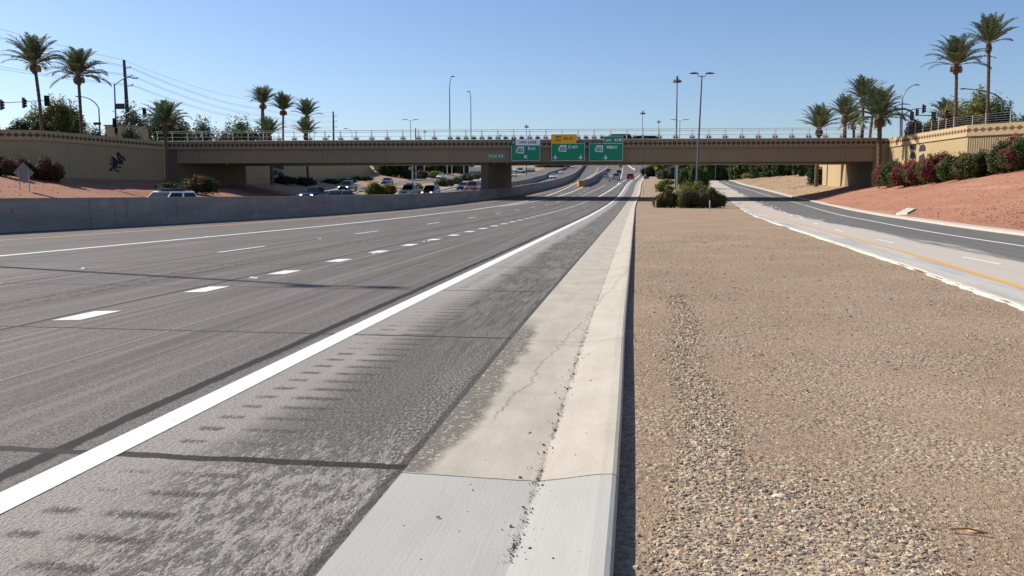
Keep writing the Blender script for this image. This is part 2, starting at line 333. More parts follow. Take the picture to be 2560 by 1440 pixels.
def sand_material():
    m=NT('tan_gravel',.95,.15); p=m.pos(); q=m.sep(p)
    big=m.noise(p,.45,5,.62); patch=m.noise(p,.9,4,.62); f1=m.noise(p,38,3,.75); f2=m.noise(p,110,2,.7); mid=m.noise(p,6.5,4,.7)
    dirt=m.ramp(f1,[(.30,(.135,.088,.058)),(.5,(.33,.233,.15)),(.70,(.53,.40,.28))])
    dirt=m.mix(m.ma('MULTIPLY',m.sstep(mid,.5,.7),.3),dirt,(.25,.175,.11))
    cell=m.voro(p,34,'Color'); dist=m.voro(p,34,'Distance'); s1=m.sep(cell)
    st=m.ramp(s1[0],[(0,(.15,.115,.085)),(.3,(.30,.22,.145)),(.6,(.46,.355,.24)),(.85,(.58,.47,.335)),(1,(.36,.20,.12))])
    st=m.mix(m.ma('MULTIPLY',m.sstep(dist,.38,.6),.55),st,(.13,.085,.06))
    show=m.ma('MULTIPLY',m.ma('ADD',.15,m.ma('MULTIPLY',m.sstep(patch,.42,.56),.85)),m.sstep(m.ma('ADD',s1[1],m.ma('MULTIPLY',patch,.6)),.50,.70))
    c=m.mix(show,dirt,st)
    c=m.mix(m.ma('MULTIPLY',m.sstep(big,.42,.68),.32),c,(.50,.385,.265)); c=m.mix(m.ma('MULTIPLY',m.ma('SUBTRACT',1.0,m.sstep(big,.3,.5)),.22),c,(.25,.18,.115))
    c=m.mix(m.ma('MULTIPLY',m.sstep(f2,.58,.7),.35),c,(.62,.50,.38)); c=m.mix(m.ma('MULTIPLY',m.ma('SUBTRACT',1.0,m.sstep(f2,.32,.42)),.4),c,(.11,.075,.055))
    m.col(c); m.bump(m.ma('ADD',m.ma('ADD',m.ma('MULTIPLY',f1,1.1),m.ma('MULTIPLY',show,m.ma('SUBTRACT',.7,dist))),m.ma('MULTIPLY',f2,.4)),.9,.02); return m.m
def wall_material(name,c,rib=False,stain=.25):
    m=NT(name,.9,.2); uv=m.tc('UV'); p=m.pos(); q=m.sep(uv)
    n1=m.noise(m.comb(m.ma('MULTIPLY',q[0],.8),m.ma('MULTIPLY',q[1],.12)),1.0,5,.65); n2=m.noise(p,.5,4); n3=m.noise(p,25,3)
    col=m.mix(n2,tuple(x*.88 for x in c),tuple(x*1.1 for x in c)); col=m.mix(m.ma('MULTIPLY',m.sstep(n1,.5,.8),stain),col,tuple(x*.62 for x in c))
    fr=m.ma('ABSOLUTE',m.ma('SUBTRACT',m.ma('FRACT',m.ma('DIVIDE',q[0],9.0)),.5)); col=m.mix(m.ma('MULTIPLY',m.ma('LESS_THAN',fr,.004),.6),col,tuple(x*.3 for x in c))
    pan=m.ma('FLOOR',m.ma('ADD',m.ma('DIVIDE',q[0],9.0),.5)); wn=m.n('ShaderNodeTexWhiteNoise'); wn.noise_dimensions='1D'; m.set(wn.inputs['W'],pan)
    col=m.mix(m.ma('MULTIPLY',wn.outputs[0],.22),col,tuple(x*.72 for x in c))
    h=n3
    if rib:
        s=m.ma('SINE',m.ma('ADD',m.ma('MULTIPLY',q[0],2*math.pi/.24),m.ma('MULTIPLY',n3,1.2)))
        col=m.mix(m.ma('MULTIPLY',m.sstep(m.ma('ADD',s,m.ma('MULTIPLY',n1,1.0)),.2,1.3),.55),col,tuple(x*.5 for x in c)); h=m.ma('ADD',m.ma('MULTIPLY',s,-1.5),n3)
    m.col(col); m.bump(h,.5,.03 if rib else .01)
    return m.m
def frieze_material(name,c,dk,v0=.30,v1=.78,per=.72):
    m=NT(name,.9,.2); uv=m.tc('UV'); p=m.pos(); q=m.sep(uv); mid=(v0+v1)/2; amp=(v1-v0)/2
    n1=m.noise(m.comb(m.ma('MULTIPLY',q[0],1.5),m.ma('MULTIPLY',q[1],.3)),1.0,5,.65)
    col=m.mix(m.noise(p,.6,4),tuple(x*.9 for x in c),tuple(x*1.1 for x in c)); col=m.mix(m.ma('MULTIPLY',m.sstep(n1,.5,.8),.3),col,tuple(x*.6 for x in c))
    tri=m.ma('ABSOLUTE',m.ma('SUBTRACT',m.ma('FRACT',m.ma('DIVIDE',q[0],per)),.5))       # 0..0.5
    a=m.ma('ADD',m.ma('DIVIDE',tri,.5),m.ma('DIVIDE',m.ma('ABSOLUTE',m.ma('SUBTRACT',q[1],mid)),amp))
    dia=m.ma('SUBTRACT',1.0,m.sstep(a,.99,1.09)); inner=m.ma('LESS_THAN',a,.3)
    col=m.mix(dia,col,m.mix(m.ma('MULTIPLY',inner,.5),dk,tuple(x*1.8 for x in dk)))
    m.col(col); m.bump(m.ma('SUBTRACT',m.noise(p,25,3),m.ma('MULTIPLY',dia,1.0)),.5,.02)
    return m.m
def paint_material(name,c,wear=.22):
    m=NT(name,.6,.3); p=m.pos(); nz=m.noise(p,14,5,.75)
    m.col(m.mix(m.ma('MULTIPLY',m.sstep(nz,.57,.72),wear*2.2),m.mix(m.noise(p,1.2,3),c,tuple(x*.86 for x in c)),(.2,.185,.17)))
    m.bump(m.noise(p,60,3),.25,.004); return m.m
M['road']=road_material('road_surface','main'); M['shoulder']=road_material('shoulder_surface','shoulder'); M['gutter']=gutter_material()
M['sand']=sand_material()
M['redgrav']=ground_material('red_gravel',[(.25,.105,.062),(.35,.155,.095),(.42,.205,.13),(.17,.07,.045),(.48,.29,.205)],.45,17,.12,.10,True)
M['dirt']=ground_material('dry_dirt',[(.25,.16,.095),(.35,.235,.145),(.44,.31,.20),(.18,.115,.07),(.50,.37,.25)],.4,11,.12,.12)
M['white']=paint_material('white_road_paint',(.74,.74,.71)); M['yellow']=paint_material('yellow_road_paint',(.72,.36,.05),.3)
M['white_old']=paint_material('old_white_road_paint',(.62,.61,.58),.4)
M['concrete']=simple('barrier_concrete',(.30,.285,.26),.85,0,.2,.16,1.2,.2)
M['concrete_lt']=simple('pale_concrete',(.46,.42,.35),.85,0,.2,.12,1.5,.2)
TAN=(.375,.285,.16)
M['wall']=wall_material('tan_wall',TAN); M['wallrib']=wall_material('ribbed_tan_wall',(.36,.27,.15),True)
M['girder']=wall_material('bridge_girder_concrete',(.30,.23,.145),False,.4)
M['abut']=wall_material('shade_darkened_stained_abutment',(.155,.125,.088),False,.5)  # base tone darkened to imitate deep shade under the deck; streaks are stains
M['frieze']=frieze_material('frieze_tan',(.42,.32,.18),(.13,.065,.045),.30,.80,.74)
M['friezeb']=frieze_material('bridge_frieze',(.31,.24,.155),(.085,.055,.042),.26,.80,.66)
M['galv']=simple('galvanised_steel',(.42,.43,.44),.45,.55,.4,.1,5); M['galvdk']=simple('dark_pole_steel',(.10,.11,.14),.5,.3,.4,.1,5)
M['railpaint']=simple('cream_rail_paint',(.78,.70,.54),.5,.1,.4,.08,5)
M['agave']=simple('purple_brown_steel',(.085,.035,.038),.6,.2,.3,.2,8)
M['black']=simple('black_paint',(.015,.015,.017),.5); M['rubber']=simple('tyre_rubber',(.02,.02,.02),.85); M['chrome']=simple('chrome',(.65,.65,.66),.2,.9)
M['woodpole']=simple('dark_wood_pole',(.045,.04,.045),.8); M['stake']=simple('weathered_stake',(.62,.58,.5),.8)
M['glass']=simple('dark_glass',(.010,.016,.024),.22,0,.12,.1,2)
M['art']=simple('dark_relief_paint',(.035,.03,.045),.8,0,.2,.2,4)
# ------------------------------------------------------------------ ground sheet
def ysamples(a,b,k=.03,mn=.25):
    out=[a]; y=a
    while y<b:
        y+=max(mn,abs(y)*k); out.append(min(y,b))
    return out
def plateau(Y): return max(8.0,float(prof(Y))+1.0)
def WL(Y):
    P=[(-30,-90),(92,-90),(100,-61),(101.6,-55),(124.2,-49.4),(138.3,-43),(160,-41),(200,-39),(238,-37.3)]
    if Y<=238.5: return float(np.interp(Y,[p[1-1] for p in P],[p[1] for p in P]))
    return LO(Y)-(plateau(Y)-float(prof(Y)))/.16
def WR(Y):
    P=[(-30,76),(57,76),(88.4,53.2),(94,49.3),(116.4,50.55),(134.3,51),(143,51.9),(150,53)]
    if Y<=150: return float(np.interp(Y,[p[0] for p in P],[p[1] for p in P]))
    return RK(Y)+(plateau(Y)-float(prof(Y)))/.16+2
def slopez(Y,d,k=.225): return min(plateau(Y),float(prof(Y))+.03+max(0,d)*k)
def kL(Y): return float(np.interp(Y,[60,90,115,140],[.16,.155,.165,.16]))
def kR(Y): return float(np.interp(Y,[60,118,138],[.225,.225,.16]))
rg=random.Random(3)
def wob(x,y): return .10*math.sin(x*.55+y*.13)+.07*math.sin(x*.21-y*.33+1)+.05*math.sin(x*1.3+y*.9)
def build_ground():
    ys=sorted(set(ysamples(-30,2500,.02,.6)+[57,88.4,92,94,100,101.6,116.4,124.2,134.3,138.3,143,150,150.01,160,200,238,238.51])); V=[];fc=[];mi=[]
    def row(Y):
        xl,wl,wr,xr=LO(Y),WL(Y),WR(Y),RK(Y)
        if xr>KO(Y)+60 or Y>260: xr=max(RK(min(Y,260)),KO(Y)+14)
        pz=float(prof(Y))-.04; pl=plateau(Y); r=[]
        r+=[(-2200,pl),(-300,pl),(wl-20,pl),(wl-.55,pl)]
        for t in np.linspace(0,1,9): 
            x=wl-.2+(xl-wl+.2)*t; r.append((x,slopez(Y,xl-x,kL(Y))+(wob(x,Y)*.6 if 0<t<1 else -.05)))
        r+=[(xl*.66+KO(Y)*.34,pz),(xl*.33+KO(Y)*.66,pz)]
        rl=RL(Y) if Y<260 else KO(Y)+10
        for t in np.linspace(0,1,9):
            x=KO(Y)-.01+(rl-KO(Y)+.1)*t; r.append((x,pz))
        for t in np.linspace(0,1,10):
            x=xr+(wr-xr+.2)*t; r.append((x,slopez(Y,x-xr,kR(Y))+(wob(x,Y)*.6 if 0<t<1 else -.05)))
        r+=[(wr+.55,pl),(wr+20,pl),(300,pl),(2200,pl)]
        return r
    n=None
    for Y in ys:
        r=row(Y); n=len(r)
        r=[(x,z) for x,z in r]
        V+=[(x,Y,z) for x,z in r]
    for i in range(len(ys)-1):
        Y=ys[i]
        for k in range(n-1):
            a=i*n+k; fc.append((a,a+1,a+n+1,a+n))
            if k<3 or k>=n-5: m=2
            elif k<12: m=1 if Y<136 else 2
            elif k<23: m=0
            else: m=1 if Y<118 else 2
            mi.append(m)
    o=np_mesh('ground',V,fc,M['sand'],smooth=True); o.data.materials.append(M['redgrav']); o.data.materials.append(M['dirt'])
    o.data.polygons.foreach_set('material_index',mi); o['kind']='structure'; return o
build_ground()
def strip(name,fl,fr,Y0,Y1,dz,ncol,mat,k=.03,mn=.3,kind='structure',zf=None,parent=None):
    ys=ysamples(Y0,Y1,k,mn); V=[];uv=[];fc=[]
    for Y in ys:
        a,b=fl(Y),fr(Y)
        for j in range(ncol+1):
            x=a+(b-a)*j/ncol; V.append((x,Y,float(prof(Y))+dz)); uv.append((Y+.14*(x-KO(Y)),KO(Y)-x))
    n=ncol+1
    for i in range(len(ys)-1):
        for j in range(ncol): a=i*n+j; fc.append((a,a+1,a+n+1,a+n))
    o=np_mesh(name,V,fc,mat,uv=uv,parent=parent)
    if kind: o['kind']=kind
    return o
off=lambda c,d:(lambda Y:c(Y)+d)
strip('road',off(BAR,-.1),off(KO,-3.1),-20,620,0,14,M['road'])
strip('road_shoulder',off(KO,-3.1),off(KO,-1.25),-20,620,0,4,M['shoulder'])
strip('far_road',LO,off(BAR,-.1),-20,118,0,10,M['road'])
strip('far_road',MO,off(BAR,-.1),118,560,0,8,M['road'])
strip('exit_ramp',LO,lambda Y:min(RR(Y),MO(Y)-.05),118,420,0,4,M['road'])
# right ramp: pale concrete shoulder and lane, then asphalt lanes
def ramp_material():
    m=NT('ramp_surface',.85,.2); uv=m.tc('UV'); q=m.sep(uv); u,v=q[0],q[1]; pos=m.pos()   # v: metres from the left edge
    fine=m.noise(pos,45,3,.65); tw=m.noise(m.comb(m.ma('MULTIPLY',u,.04),m.ma('MULTIPLY',v,3.0)),1.0,5,.7)
    st=m.noise(m.comb(m.ma('MULTIPLY',u,.12),m.ma('MULTIPLY',v,1.6)),1.0,5,.65)
    pale=m.mix(fine,(.39,.345,.295),(.50,.45,.39)); pale=m.mix(m.ma('MULTIPLY',m.sstep(st,.5,.75),.3),pale,(.32,.285,.245))
    sh=m.mix(m.sstep(st,.42,.62),(.45,.425,.38),(.33,.32,.30))
    asp=m.mix(fine,(.085,.08,.075),(.17,.16,.15)); asp=m.mix(m.ma('MULTIPLY',m.sstep(tw,.45,.7),.45),asp,(.21,.195,.175)); pale=m.mix(m.ma('MULTIPLY',m.sstep(tw,.5,.7),.3),pale,(.30,.27,.235)); asp=m.mix(m.ma('MULTIPLY',m.sstep(st,.52,.75),.4),asp,(.27,.25,.23))
    vv=m.ma('ADD',v,m.ma('MULTIPLY',m.ma('SUBTRACT',st,.5),2.6))
    c=m.mix(m.sstep(vv,2.8,3.4),pale,asp); c=m.mix(m.ma('SUBTRACT',1.0,m.sstep(v,.86,.96)),c,sh)
    m.col(c); m.bump(fine,.4,.006); return m.m
M['ramp']=ramp_material()
def ramp_strip(name,fl,fr,Y0,Y1,dz,ncol,mat):
    o=strip(name,fl,fr,Y0,Y1,dz,ncol,mat); me=o.data; uvl=me.uv_layers[0].data
    n=len(me.loops); vi=np.zeros(n,dtype=np.int32); me.loops.foreach_get('vertex_index',vi); co=np.zeros(len(me.vertices)*3,dtype=np.float32); me.vertices.foreach_get('co',co); co=co.reshape(-1,3)
    rl=np.array([RL(y) for y in co[:,1]]); uv=np.stack([co[:,1],(co[:,0]-rl)],1)[vi]; uvl.foreach_set('uv',uv.astype(np.float32).ravel()); return o
rw=lambda Y: RL(Y)+ (RK(Y)-RL(Y))
ramp_strip('ramp',RL,RK,-10,235,0,10,M['ramp'])
# ragged pale poured edge of the ramp
def ragged():
    V=[];fc=[];ys=ysamples(-10,225,.012,.12); g=random.Random(5); w_=0
    for Y in ys:
        w_=w_*.75+g.uniform(-.022,.022); p=float(prof(Y)); x=RL(Y)
        w2=g.uniform(-.02,.02); V+=[(x-.0+w_*1.6+w2,Y,p-.05),(x+.03+w_*1.6+w2,Y,p+.012),(x+.11,Y,p+.012),(x+.14,Y,p+.001)]
    for i in range(len(ys)-1):
        for k in range(3): a=i*4+k; fc.append((a,a+1,a+5,a+4))
    o=np_mesh('ramp_edge',V,fc,M['concrete_lt']); o['kind']='structure'
M['ragged']=simple('white_poured_edge',(.50,.465,.40),.85,0,.2,.1,6); ragged(); bpy.data.objects['ramp_edge'].data.materials[0]=M['ragged']
# gutter pan and kerb
def section(name,c,prof_pts,Y0,Y1,mat,k=.02,mn=.2,uvs=True,kind='structure',parent=None,smooth=False):
    ys=ysamples(Y0,Y1,k,mn); V=[];uv=[];fc=[];n=len(prof_pts)
    for Y in ys:
        x0=c(Y); p=float(prof(Y))
        for dx,dz in prof_pts: V.append((x0+dx,Y,p+dz)); uv.append((Y+.14*dx,-dx))
    for i in range(len(ys)-1):
        for j in range(n-1): a=i*n+j; fc.append((a,a+1,a+n+1,a+n))
    fc=list(fc); o=np_mesh(name,V,fc,mat,uv=uv,smooth=smooth,parent=parent)
    if kind: o['kind']=kind
    return o
section('gutter',KO,[(-1.25,.001),(-.47,-.014),(-.455,-.014),(-.40,-.004),(-.10,.045),(-.035,.05),(-.012,.042),(0,.02),(0,-.3)],-20,430,M['gutter'])
section('kerb',RK,[(0,-.1),(0,.10),(.15,.12),(.75,.13),(.78,.0)],-10,235,M['concrete_lt'])
section('kerb',MO,[(-.4,-.1),(-.35,.1),(0,.1),(.05,0)],125,330,M['concrete_lt'])
section('kerb',RR,[(-.05,0),(0,.1),(.4,.1),(.45,-.1)],140,330,M['concrete_lt'])
section('kerb',LO,[(-.6,-.1),(-.55,.1),(0,.1),(.05,0)],60,330,M['concrete_lt'])
# painted lines and dashes
def line(c,d,hw,Y0,Y1,mat,dz=.004,name='lane_line'): return strip(name,lambda Y:c(Y)+d-hw,lambda Y:c(Y)+d+hw,Y0,Y1,dz,1,mat,k=.02)
KE=KO
line(KO,-3.2,.115,-20,420,M['white'])
HOV=Curve([(-18,-4),(-13.12,21.9),(-9.31,41.7),(-6.05,64.6),(-2.43,87.2),(2.39,116.9),(5.07,131.8),(15.02,201.6),(27,300),(52,520)])
HOV2=Curve([(-2.25,87),(.2,99.3),(3.75,116.9),(7.03,131.8),(17.5,196),(28.77,275),(40,340)])
YEL=Curve([(-26.3,4),(-17.46,29.3),(-14.22,44.9),(-11.05,62.6),(-7.16,85.7),(-2.2,113),(3,136),(11.5,182),(20.3,262),(45,520)])
line(HOV,0,.12,-10,520,M['white']); line(HOV2,0,.12,92,330,M['white'],dz=.006); line(YEL,0,.09,-10,200,M['yellow'])
YO=lambda Y: RL(Y)+float(np.interp(Y,[8,14,24,60,215],[.82,.9,1.12,1.2,1.2]))
line(YO,0,.07,-10,215,M['yellow']); line(RK,-2.55,.075,-10,215,M['white'])
line(LO,1.2,.08,60,330,M['white']); line(RR,-1.0,.07,140,330,M['yellow']); line(MO,1.2,.08,125,500,M['white']); line(BAR,-1.6,.08,60,500,M['yellow'])
def curve_px(pts): return Curve([G(*p) for p in pts])
EX=curve_px([(1500,519),(1532,506.6),(1549,493),(1562,474),(1572,456),(1588,447),(1600,441),(1614,433)])
def dashes(name,fx,items,hw,mat,dz=.004):
    mb=MB()
    for y0,y1 in items:
        z0,z1=float(prof(y0))+dz,float(prof(y1))+dz; a,b=fx(y0),fx(y1)
        mb.add([(a-hw,y0-.10*hw,z0),(a+hw,y0+.16*hw,z0),(b+hw,y1+.16*hw,z1),(b-hw,y1-.1*hw,z1)],[(0,1,2,3)])
    o=mb.build(name,mat,recalc=False); o['kind']='structure'; return o
L2=lambda Y: KO(Y)-float(np.interp(Y,[0,24,44,80,120],[11.5,11.2,10.75,10.7,10.0]))
dashes('lane_dashes',L2,[(1.8+10.72*k,4.6+10.72*k) for k in range(0,16)],.06,M['white'])
WD=lambda Y: KO(Y)-float(np.interp(Y,[8,33,60,110],[7.12,6.85,6.8,6.6]))
dashes('lane_dashes',WD,[(7.65+3.1*k,8.5+3.1*k) for k in range(0,35)],.17,M['white'])

RD=lambda Y: RK(Y)-float(np.interp(Y,[20,40,117],[6.0,6.2,6.4]))
dashes('lane_dashes',RD,[(19.9+8.35*k-.6,21.6+8.35*k) for k in range(-2,20)],.06,M['white'])
dashes('lane_dashes',lambda Y:(LO(Y)+RR(Y))/2,[(150+12*k,153.5+12*k) for k in range(12)],.07,M['white'])
dashes('lane_dashes',lambda Y:BAR(Y)-6.2,[(60+12*k,63+12*k) for k in range(30)],.07,M['white'])
dashes('lane_dashes',lambda Y:BAR(Y)-9.9,[(60+12*k,63+12*k) for k in range(30)],.07,M['white'])
GA=curve_px([(1497,492),(1520,479),(1544,463),(1568,448),(1590,437),(1615,426)]); strip('lane_line',lambda Y:GA(Y)-.13,lambda Y:GA(Y)+.13,float(GA.y[0]),float(GA.y[-1]),.008,1,M['white'])
GB=curve_px([(1545,462),(1552,445),(1555.5,430),(1557,416)]); strip('lane_line',lambda Y:GB(Y)-.13,lambda Y:GB(Y)+.13,float(GB.y[0]),float(GB.y[-1]),.012,1,M['white'])
GC=curve_px([(1452,491),(1480,478),(1500,469),(1516,461)])
dashes('lane_dashes',GC,[(GC.y[0]+3.4*k,GC.y[0]+1.5+3.4*k) for k in range(int((GC.y[-1]-GC.y[0])/3.4))],.12,M['white'])
# ------------------------------------------------------------------ barriers
def barrier(name,c,Y0,Y1,h,wt,wb,label,k=.02,cat='barrier',group=None,mat='concrete'):
    ys=ysamples(Y0,Y1,k,.8); V=[];fc=[];P=[(-wb,-.2),(-wb,.08),(-wt-.02,h-.05),(-wt+.02,h),(0-.06,h),(-.02,h-.04),(.0,.08),(.06,.06),(.06,-.2)]
    P=[(x,z) for x,z in P]; n=len(P)
    for Y in ys:
        for dx,dz in P: V.append((c(Y)+dx*1.0,Y,float(prof(Y))+dz))
    for i in range(len(ys)-1):
        for j in range(n-1): a=i*n+j; fc.append((a,a+1,a+n+1,a+n))
    mb=MB(); mb.v=V; mb.f=[tuple(f) for f in fc]+[tuple(range(n)),tuple(reversed(range((len(ys)-1)*n,len(ys)*n)))]
    o=mb.build(name,M[mat]); return tag(o,label,cat,group)
def barrier_mat():
    m=NT('cast_barrier_concrete',.85,.2); p=m.pos(); q=m.sep(p)
    f=m.noise(p,22,3,.6); b=m.noise(m.comb(m.ma('MULTIPLY',q[1],.25),m.ma('MULTIPLY',q[2],1.4)),1.0,5,.65)
    c=m.mix(m.sstep(b,.3,.7),(.235,.215,.182),(.35,.325,.28)); c=m.mix(m.ma('MULTIPLY',f,.3),c,(.17,.16,.145)); st=m.noise(m.comb(m.ma('MULTIPLY',q[1],2.2),m.ma('MULTIPLY',q[2],.25)),1.0,4,.7); c=m.mix(m.ma('MULTIPLY',m.sstep(st,.52,.7),.35),c,(.15,.138,.12))
    c=m.mix(m.ma('MULTIPLY',m.sstep(m.noise(p,.55,5,.6),.58,.7),.35),c,(.42,.40,.36))
    fr=m.ma('ABSOLUTE',m.ma('SUBTRACT',m.ma('FRACT',m.ma('DIVIDE',q[1],6.1)),.5)); c=m.mix(m.ma('MULTIPLY',m.ma('LESS_THAN',fr,.0035),.6),c,(.08,.08,.08))
    m.col(c); m.bump(f,.3,.008); return m.m
M['cast']=barrier_mat()
BARB=lambda Y: BAR(Y)+.62*max(0,math.sin(math.pi*min(1,max(0,(Y-114)/27))))**.6
bar=barrier('median_barrier',BARB,-5,560,1.40,.42,.60,'long tall grey concrete median wall in shade between the two carriageways',mat='cast')
M['refl']=simple('amber_reflector',(.60,.30,.03),.5,0,.4,.1,9)
for (px,py,s) in ((45,527,.15),(470,518,.12),(708,513,.10),(861,507,.10)):
    # on the wall face: find the Y where the wall stands at this photo column
    Y=25.0
    while Y<150 and P3(px,720,Y).x>BAR(Y)+.001: Y+=.05
    z=P3(px,py,Y).z; MB().box((BAR(Y)+.02,Y,max(.3,z)),(.05,s*.9,s)).build('reflector',M['refl'],bar)
LB=curve_px([(1230,475),(1277,469),(1344,452),(1377,436),(1426,415)])
barrier('ramp_barrier',LB,158,500,1.15,.32,.5,'concrete barrier left of the three oncoming white cars on the rising lanes',mat='cast')
DV=curve_px([(1458,466.5),(1473,461),(1488,450),(1506,436),(1524,419)])
dyv=[DV.y[0],DV.y[-1]]
barrier('divider_barrier',DV,DV.y[0],min(480,DV.y[-1]+40),1.25,.9,1.2,'concrete divider wall rising behind the yellow striped crash cushion',mat='cast')
# crash cushion with chevron face
def cushion():
    x,y=DV(DV.y[0]),DV.y[0]; z=float(prof(y))
    r=empty('crash_cushion',(x-.5,y-1.2,z),label='yellow and black striped crash cushion at the divider wall nose',cat='crash cushion')
    mb=MB(); prev=[]
    secs=[]
    for yy,hw in ((0,.45),(.15,.6),(1.2,.65)): secs.append([(-hw,yy,0),(hw,yy,0),(hw,yy,1.1),(-hw,yy,1.1)])
    mb.loft(secs).build('body',M['yellow'],r,bevel=.04)
    st=MB()
    for k in range(4):
        for s in (-1,1):
            zz=.12+k*.27
            st.prism([(0,zz+.22),(s*.42,zz-.02),(s*.42,zz+.08),(0,zz+.32)],-.03,-.012)
    st.build('stripe',M['black'],r)
cushion()
E3=curve_px([(1612,447),(1616,441),(1630,429)])
barrier('end_barrier',E3,E3.y[0],E3.y[-1],.85,.3,.45,'dark low barrier beside the kerb end beyond the bridge',mat='cast')
E4=curve_px([(1589,426.5),(1580,421),(1571,414)])
barrier('gore_kerb_wall',E4,float(min(E4.y)),float(max(E4.y)),.6,.25,.3,'short cream kerb wall at the far gore under the right guide sign',mat='concrete_lt')
# ------------------------------------------------------------------ retaining walls
def wall_poly(name,pts,z0f,ztop,band,label,matf,extra=None,side=1,end_slope=None):
    """pts: polyline (x,y) of the visible face; side=+1: solid lies to the right of travel"""
    r=empty(name,(pts[0][0],pts[0][1],0),label=label,cat='wall')
    o0=Vector((pts[0][0],pts[0][1],0)); s=0
    for i in range(len(pts)-1):
        a=Vector((*pts[i],0)); b=Vector((*pts[i+1],0)); L=(b-a).length; d=(b-a)/L; nrm=Vector((d.y,-d.x,0))*side
        def quadbox(nm,z0,z1,pro,thick,mat,v0):
            V=[];uvs=[]
            for (p,ss) in ((a,s),(b,s+L)):
                for zz in (z0,z1): V.append(p-nrm*pro+Vector((0,0,zz))-o0); uvs.append((ss,zz-v0))
            for (p,ss) in ((a,s),(b,s+L)):
                for zz in (z0,z1): V.append(p+nrm*thick+Vector((0,0,zz))-o0); uvs.append((ss,zz-v0))
            F=[(0,2,3,1),(4,5,7,6),(1,3,7,5),(0,4,6,2),(0,1,5,4),(2,6,7,3)]
            return np_mesh(nm,V,F,mat,parent=r,uv=uvs)
        quadbox('wall_panel',z0f,ztop-band,0,.7,matf(i),0)
        quadbox('frieze',ztop-band,ztop-.0,.10,.72,M['frieze'],ztop-band)
        quadbox('ledge',ztop-band-.09,ztop-band-.002,.15,.72,M['wall'],0)
        s+=L
    return r
PAR_TOP=8.90
lw=wall_poly('retaining_wall',[(-90,92),(-61,100),(-55,101.6),(-49.4,124.2)],0,PAR_TOP,1.12,'tan retaining wall in shade with a black bird relief, left of the bridge',lambda i:M['wall'],side=-1)
rwl=wall_poly('retaining_wall',[(50.55,116.4),(49.3,94.0),(53.2,88.4),(76,57)],0,PAR_TOP,1.12,'sunlit tan retaining wall with footprint reliefs, right of the bridge',lambda i:M['wallrib'] if i>=1 else M['wall'],side=-1)
lw2=empty('retaining_wall',(-43,138,0),label='shaded tan wall seen under the left part of the bridge, sloping down at its far end',cat='wall')
def lw2b():
    pts=[(-43,138.3),(-41,160),(-39,200),(-37.3,238)]; V=[];fc=[];uv=[];s=0;z=[PAR_TOP,PAR_TOP,PAR_TOP,PAR_TOP-.05]
    pts.insert(3,(-37.8,228)); z=[PAR_TOP]*3+[PAR_TOP,PAR_TOP-2.0]
    for i,(p,zz) in enumerate(zip(pts,z)):
        if i: s+=math.dist(p,pts[i-1])
        for t in (0,-.7):
            V+=[(p[0]+43+t,p[1]-138,0),(p[0]+43+t,p[1]-138,zz)]; uv+=[(s,0),(s,zz)]
    n=4
    for i in range(len(pts)-1):
        a=i*n; b=a+n; fc+=[(a,a+1,b+1,b),(a+2,b+2,b+3,a+3),(a+1,a+3,b+3,b+1)]
    fc+=[(0,2,3,1)]; e=(len(pts)-1)*n; fc+=[(e,e+1,e+3,e+2)]
    np_mesh('wall_panel',V,fc,M['wall'],parent=lw2,uv=uv)
lw2b()
rw2=wall_poly('retaining_wall',[(53.0,150),(51.9,143),(51.0,134.3)],0,PAR_TOP,1.12,'bright tan wall panels lit beyond the dark right abutment',lambda i:M['wall'],side=-1)
# reliefs: bird on the left wall, footprints on the right wall; local frame on a wall segment
def relief(name,parent,a,b,s0,z0,shapes,scale,flip=1,depth=.05,mat='art'):
    a=Vector((*a,0)); b=Vector((*b,0)); d=(b-a).normalized(); nrm=Vector((-d.y,d.x,0)) # towards the viewer side chosen by flip
    nrm*=flip; Mx=Matrix((( d.x*scale,nrm.x,0,a.x+d.x*s0),(d.y*scale,nrm.y,0,a.y+d.y*s0),(0,0,scale,z0),(0,0,0,1)))
    mb=MB()
    for poly in shapes: mb.prism(poly,.004,depth,M=Mx)
    o=mb.build(name,M[mat]); o.parent=parent; o.matrix_parent_inverse=Matrix.Translation(-parent.location); return o
def stroke(pts,w):
    """a bent stroke as polygons"""
    out=[]; w*=.58
    for (x0,y0),(x1,y1) in zip(pts[:-1],pts[1:]):
        dx,dy=x1-x0,y1-y0; L=math.hypot(dx,dy); ux,uy=dx/L,dy/L; px,py=-uy*w/2,ux*w/2; e=w*.3
        out.append([(x0+px-ux*e,y0+py-uy*e),(x0-px-ux*e,y0-py-uy*e),(x1-px+ux*e,y1-py+uy*e),(x1+px+ux*e,y1+py+uy*e)])
    return out
def ell(cx,cy,rx,ry,n=18,a0=0,a1=360,rot=0):
    r=[]
    for i in range(n+(0 if a1-a0>=360 else 1)):
        t=R(a0+(a1-a0)*i/n); x,y=rx*math.cos(t),ry*math.sin(t); c,s=math.cos(rot),math.sin(rot); r.append((cx+x*c-y*s,cy+x*s+y*c))
    return r
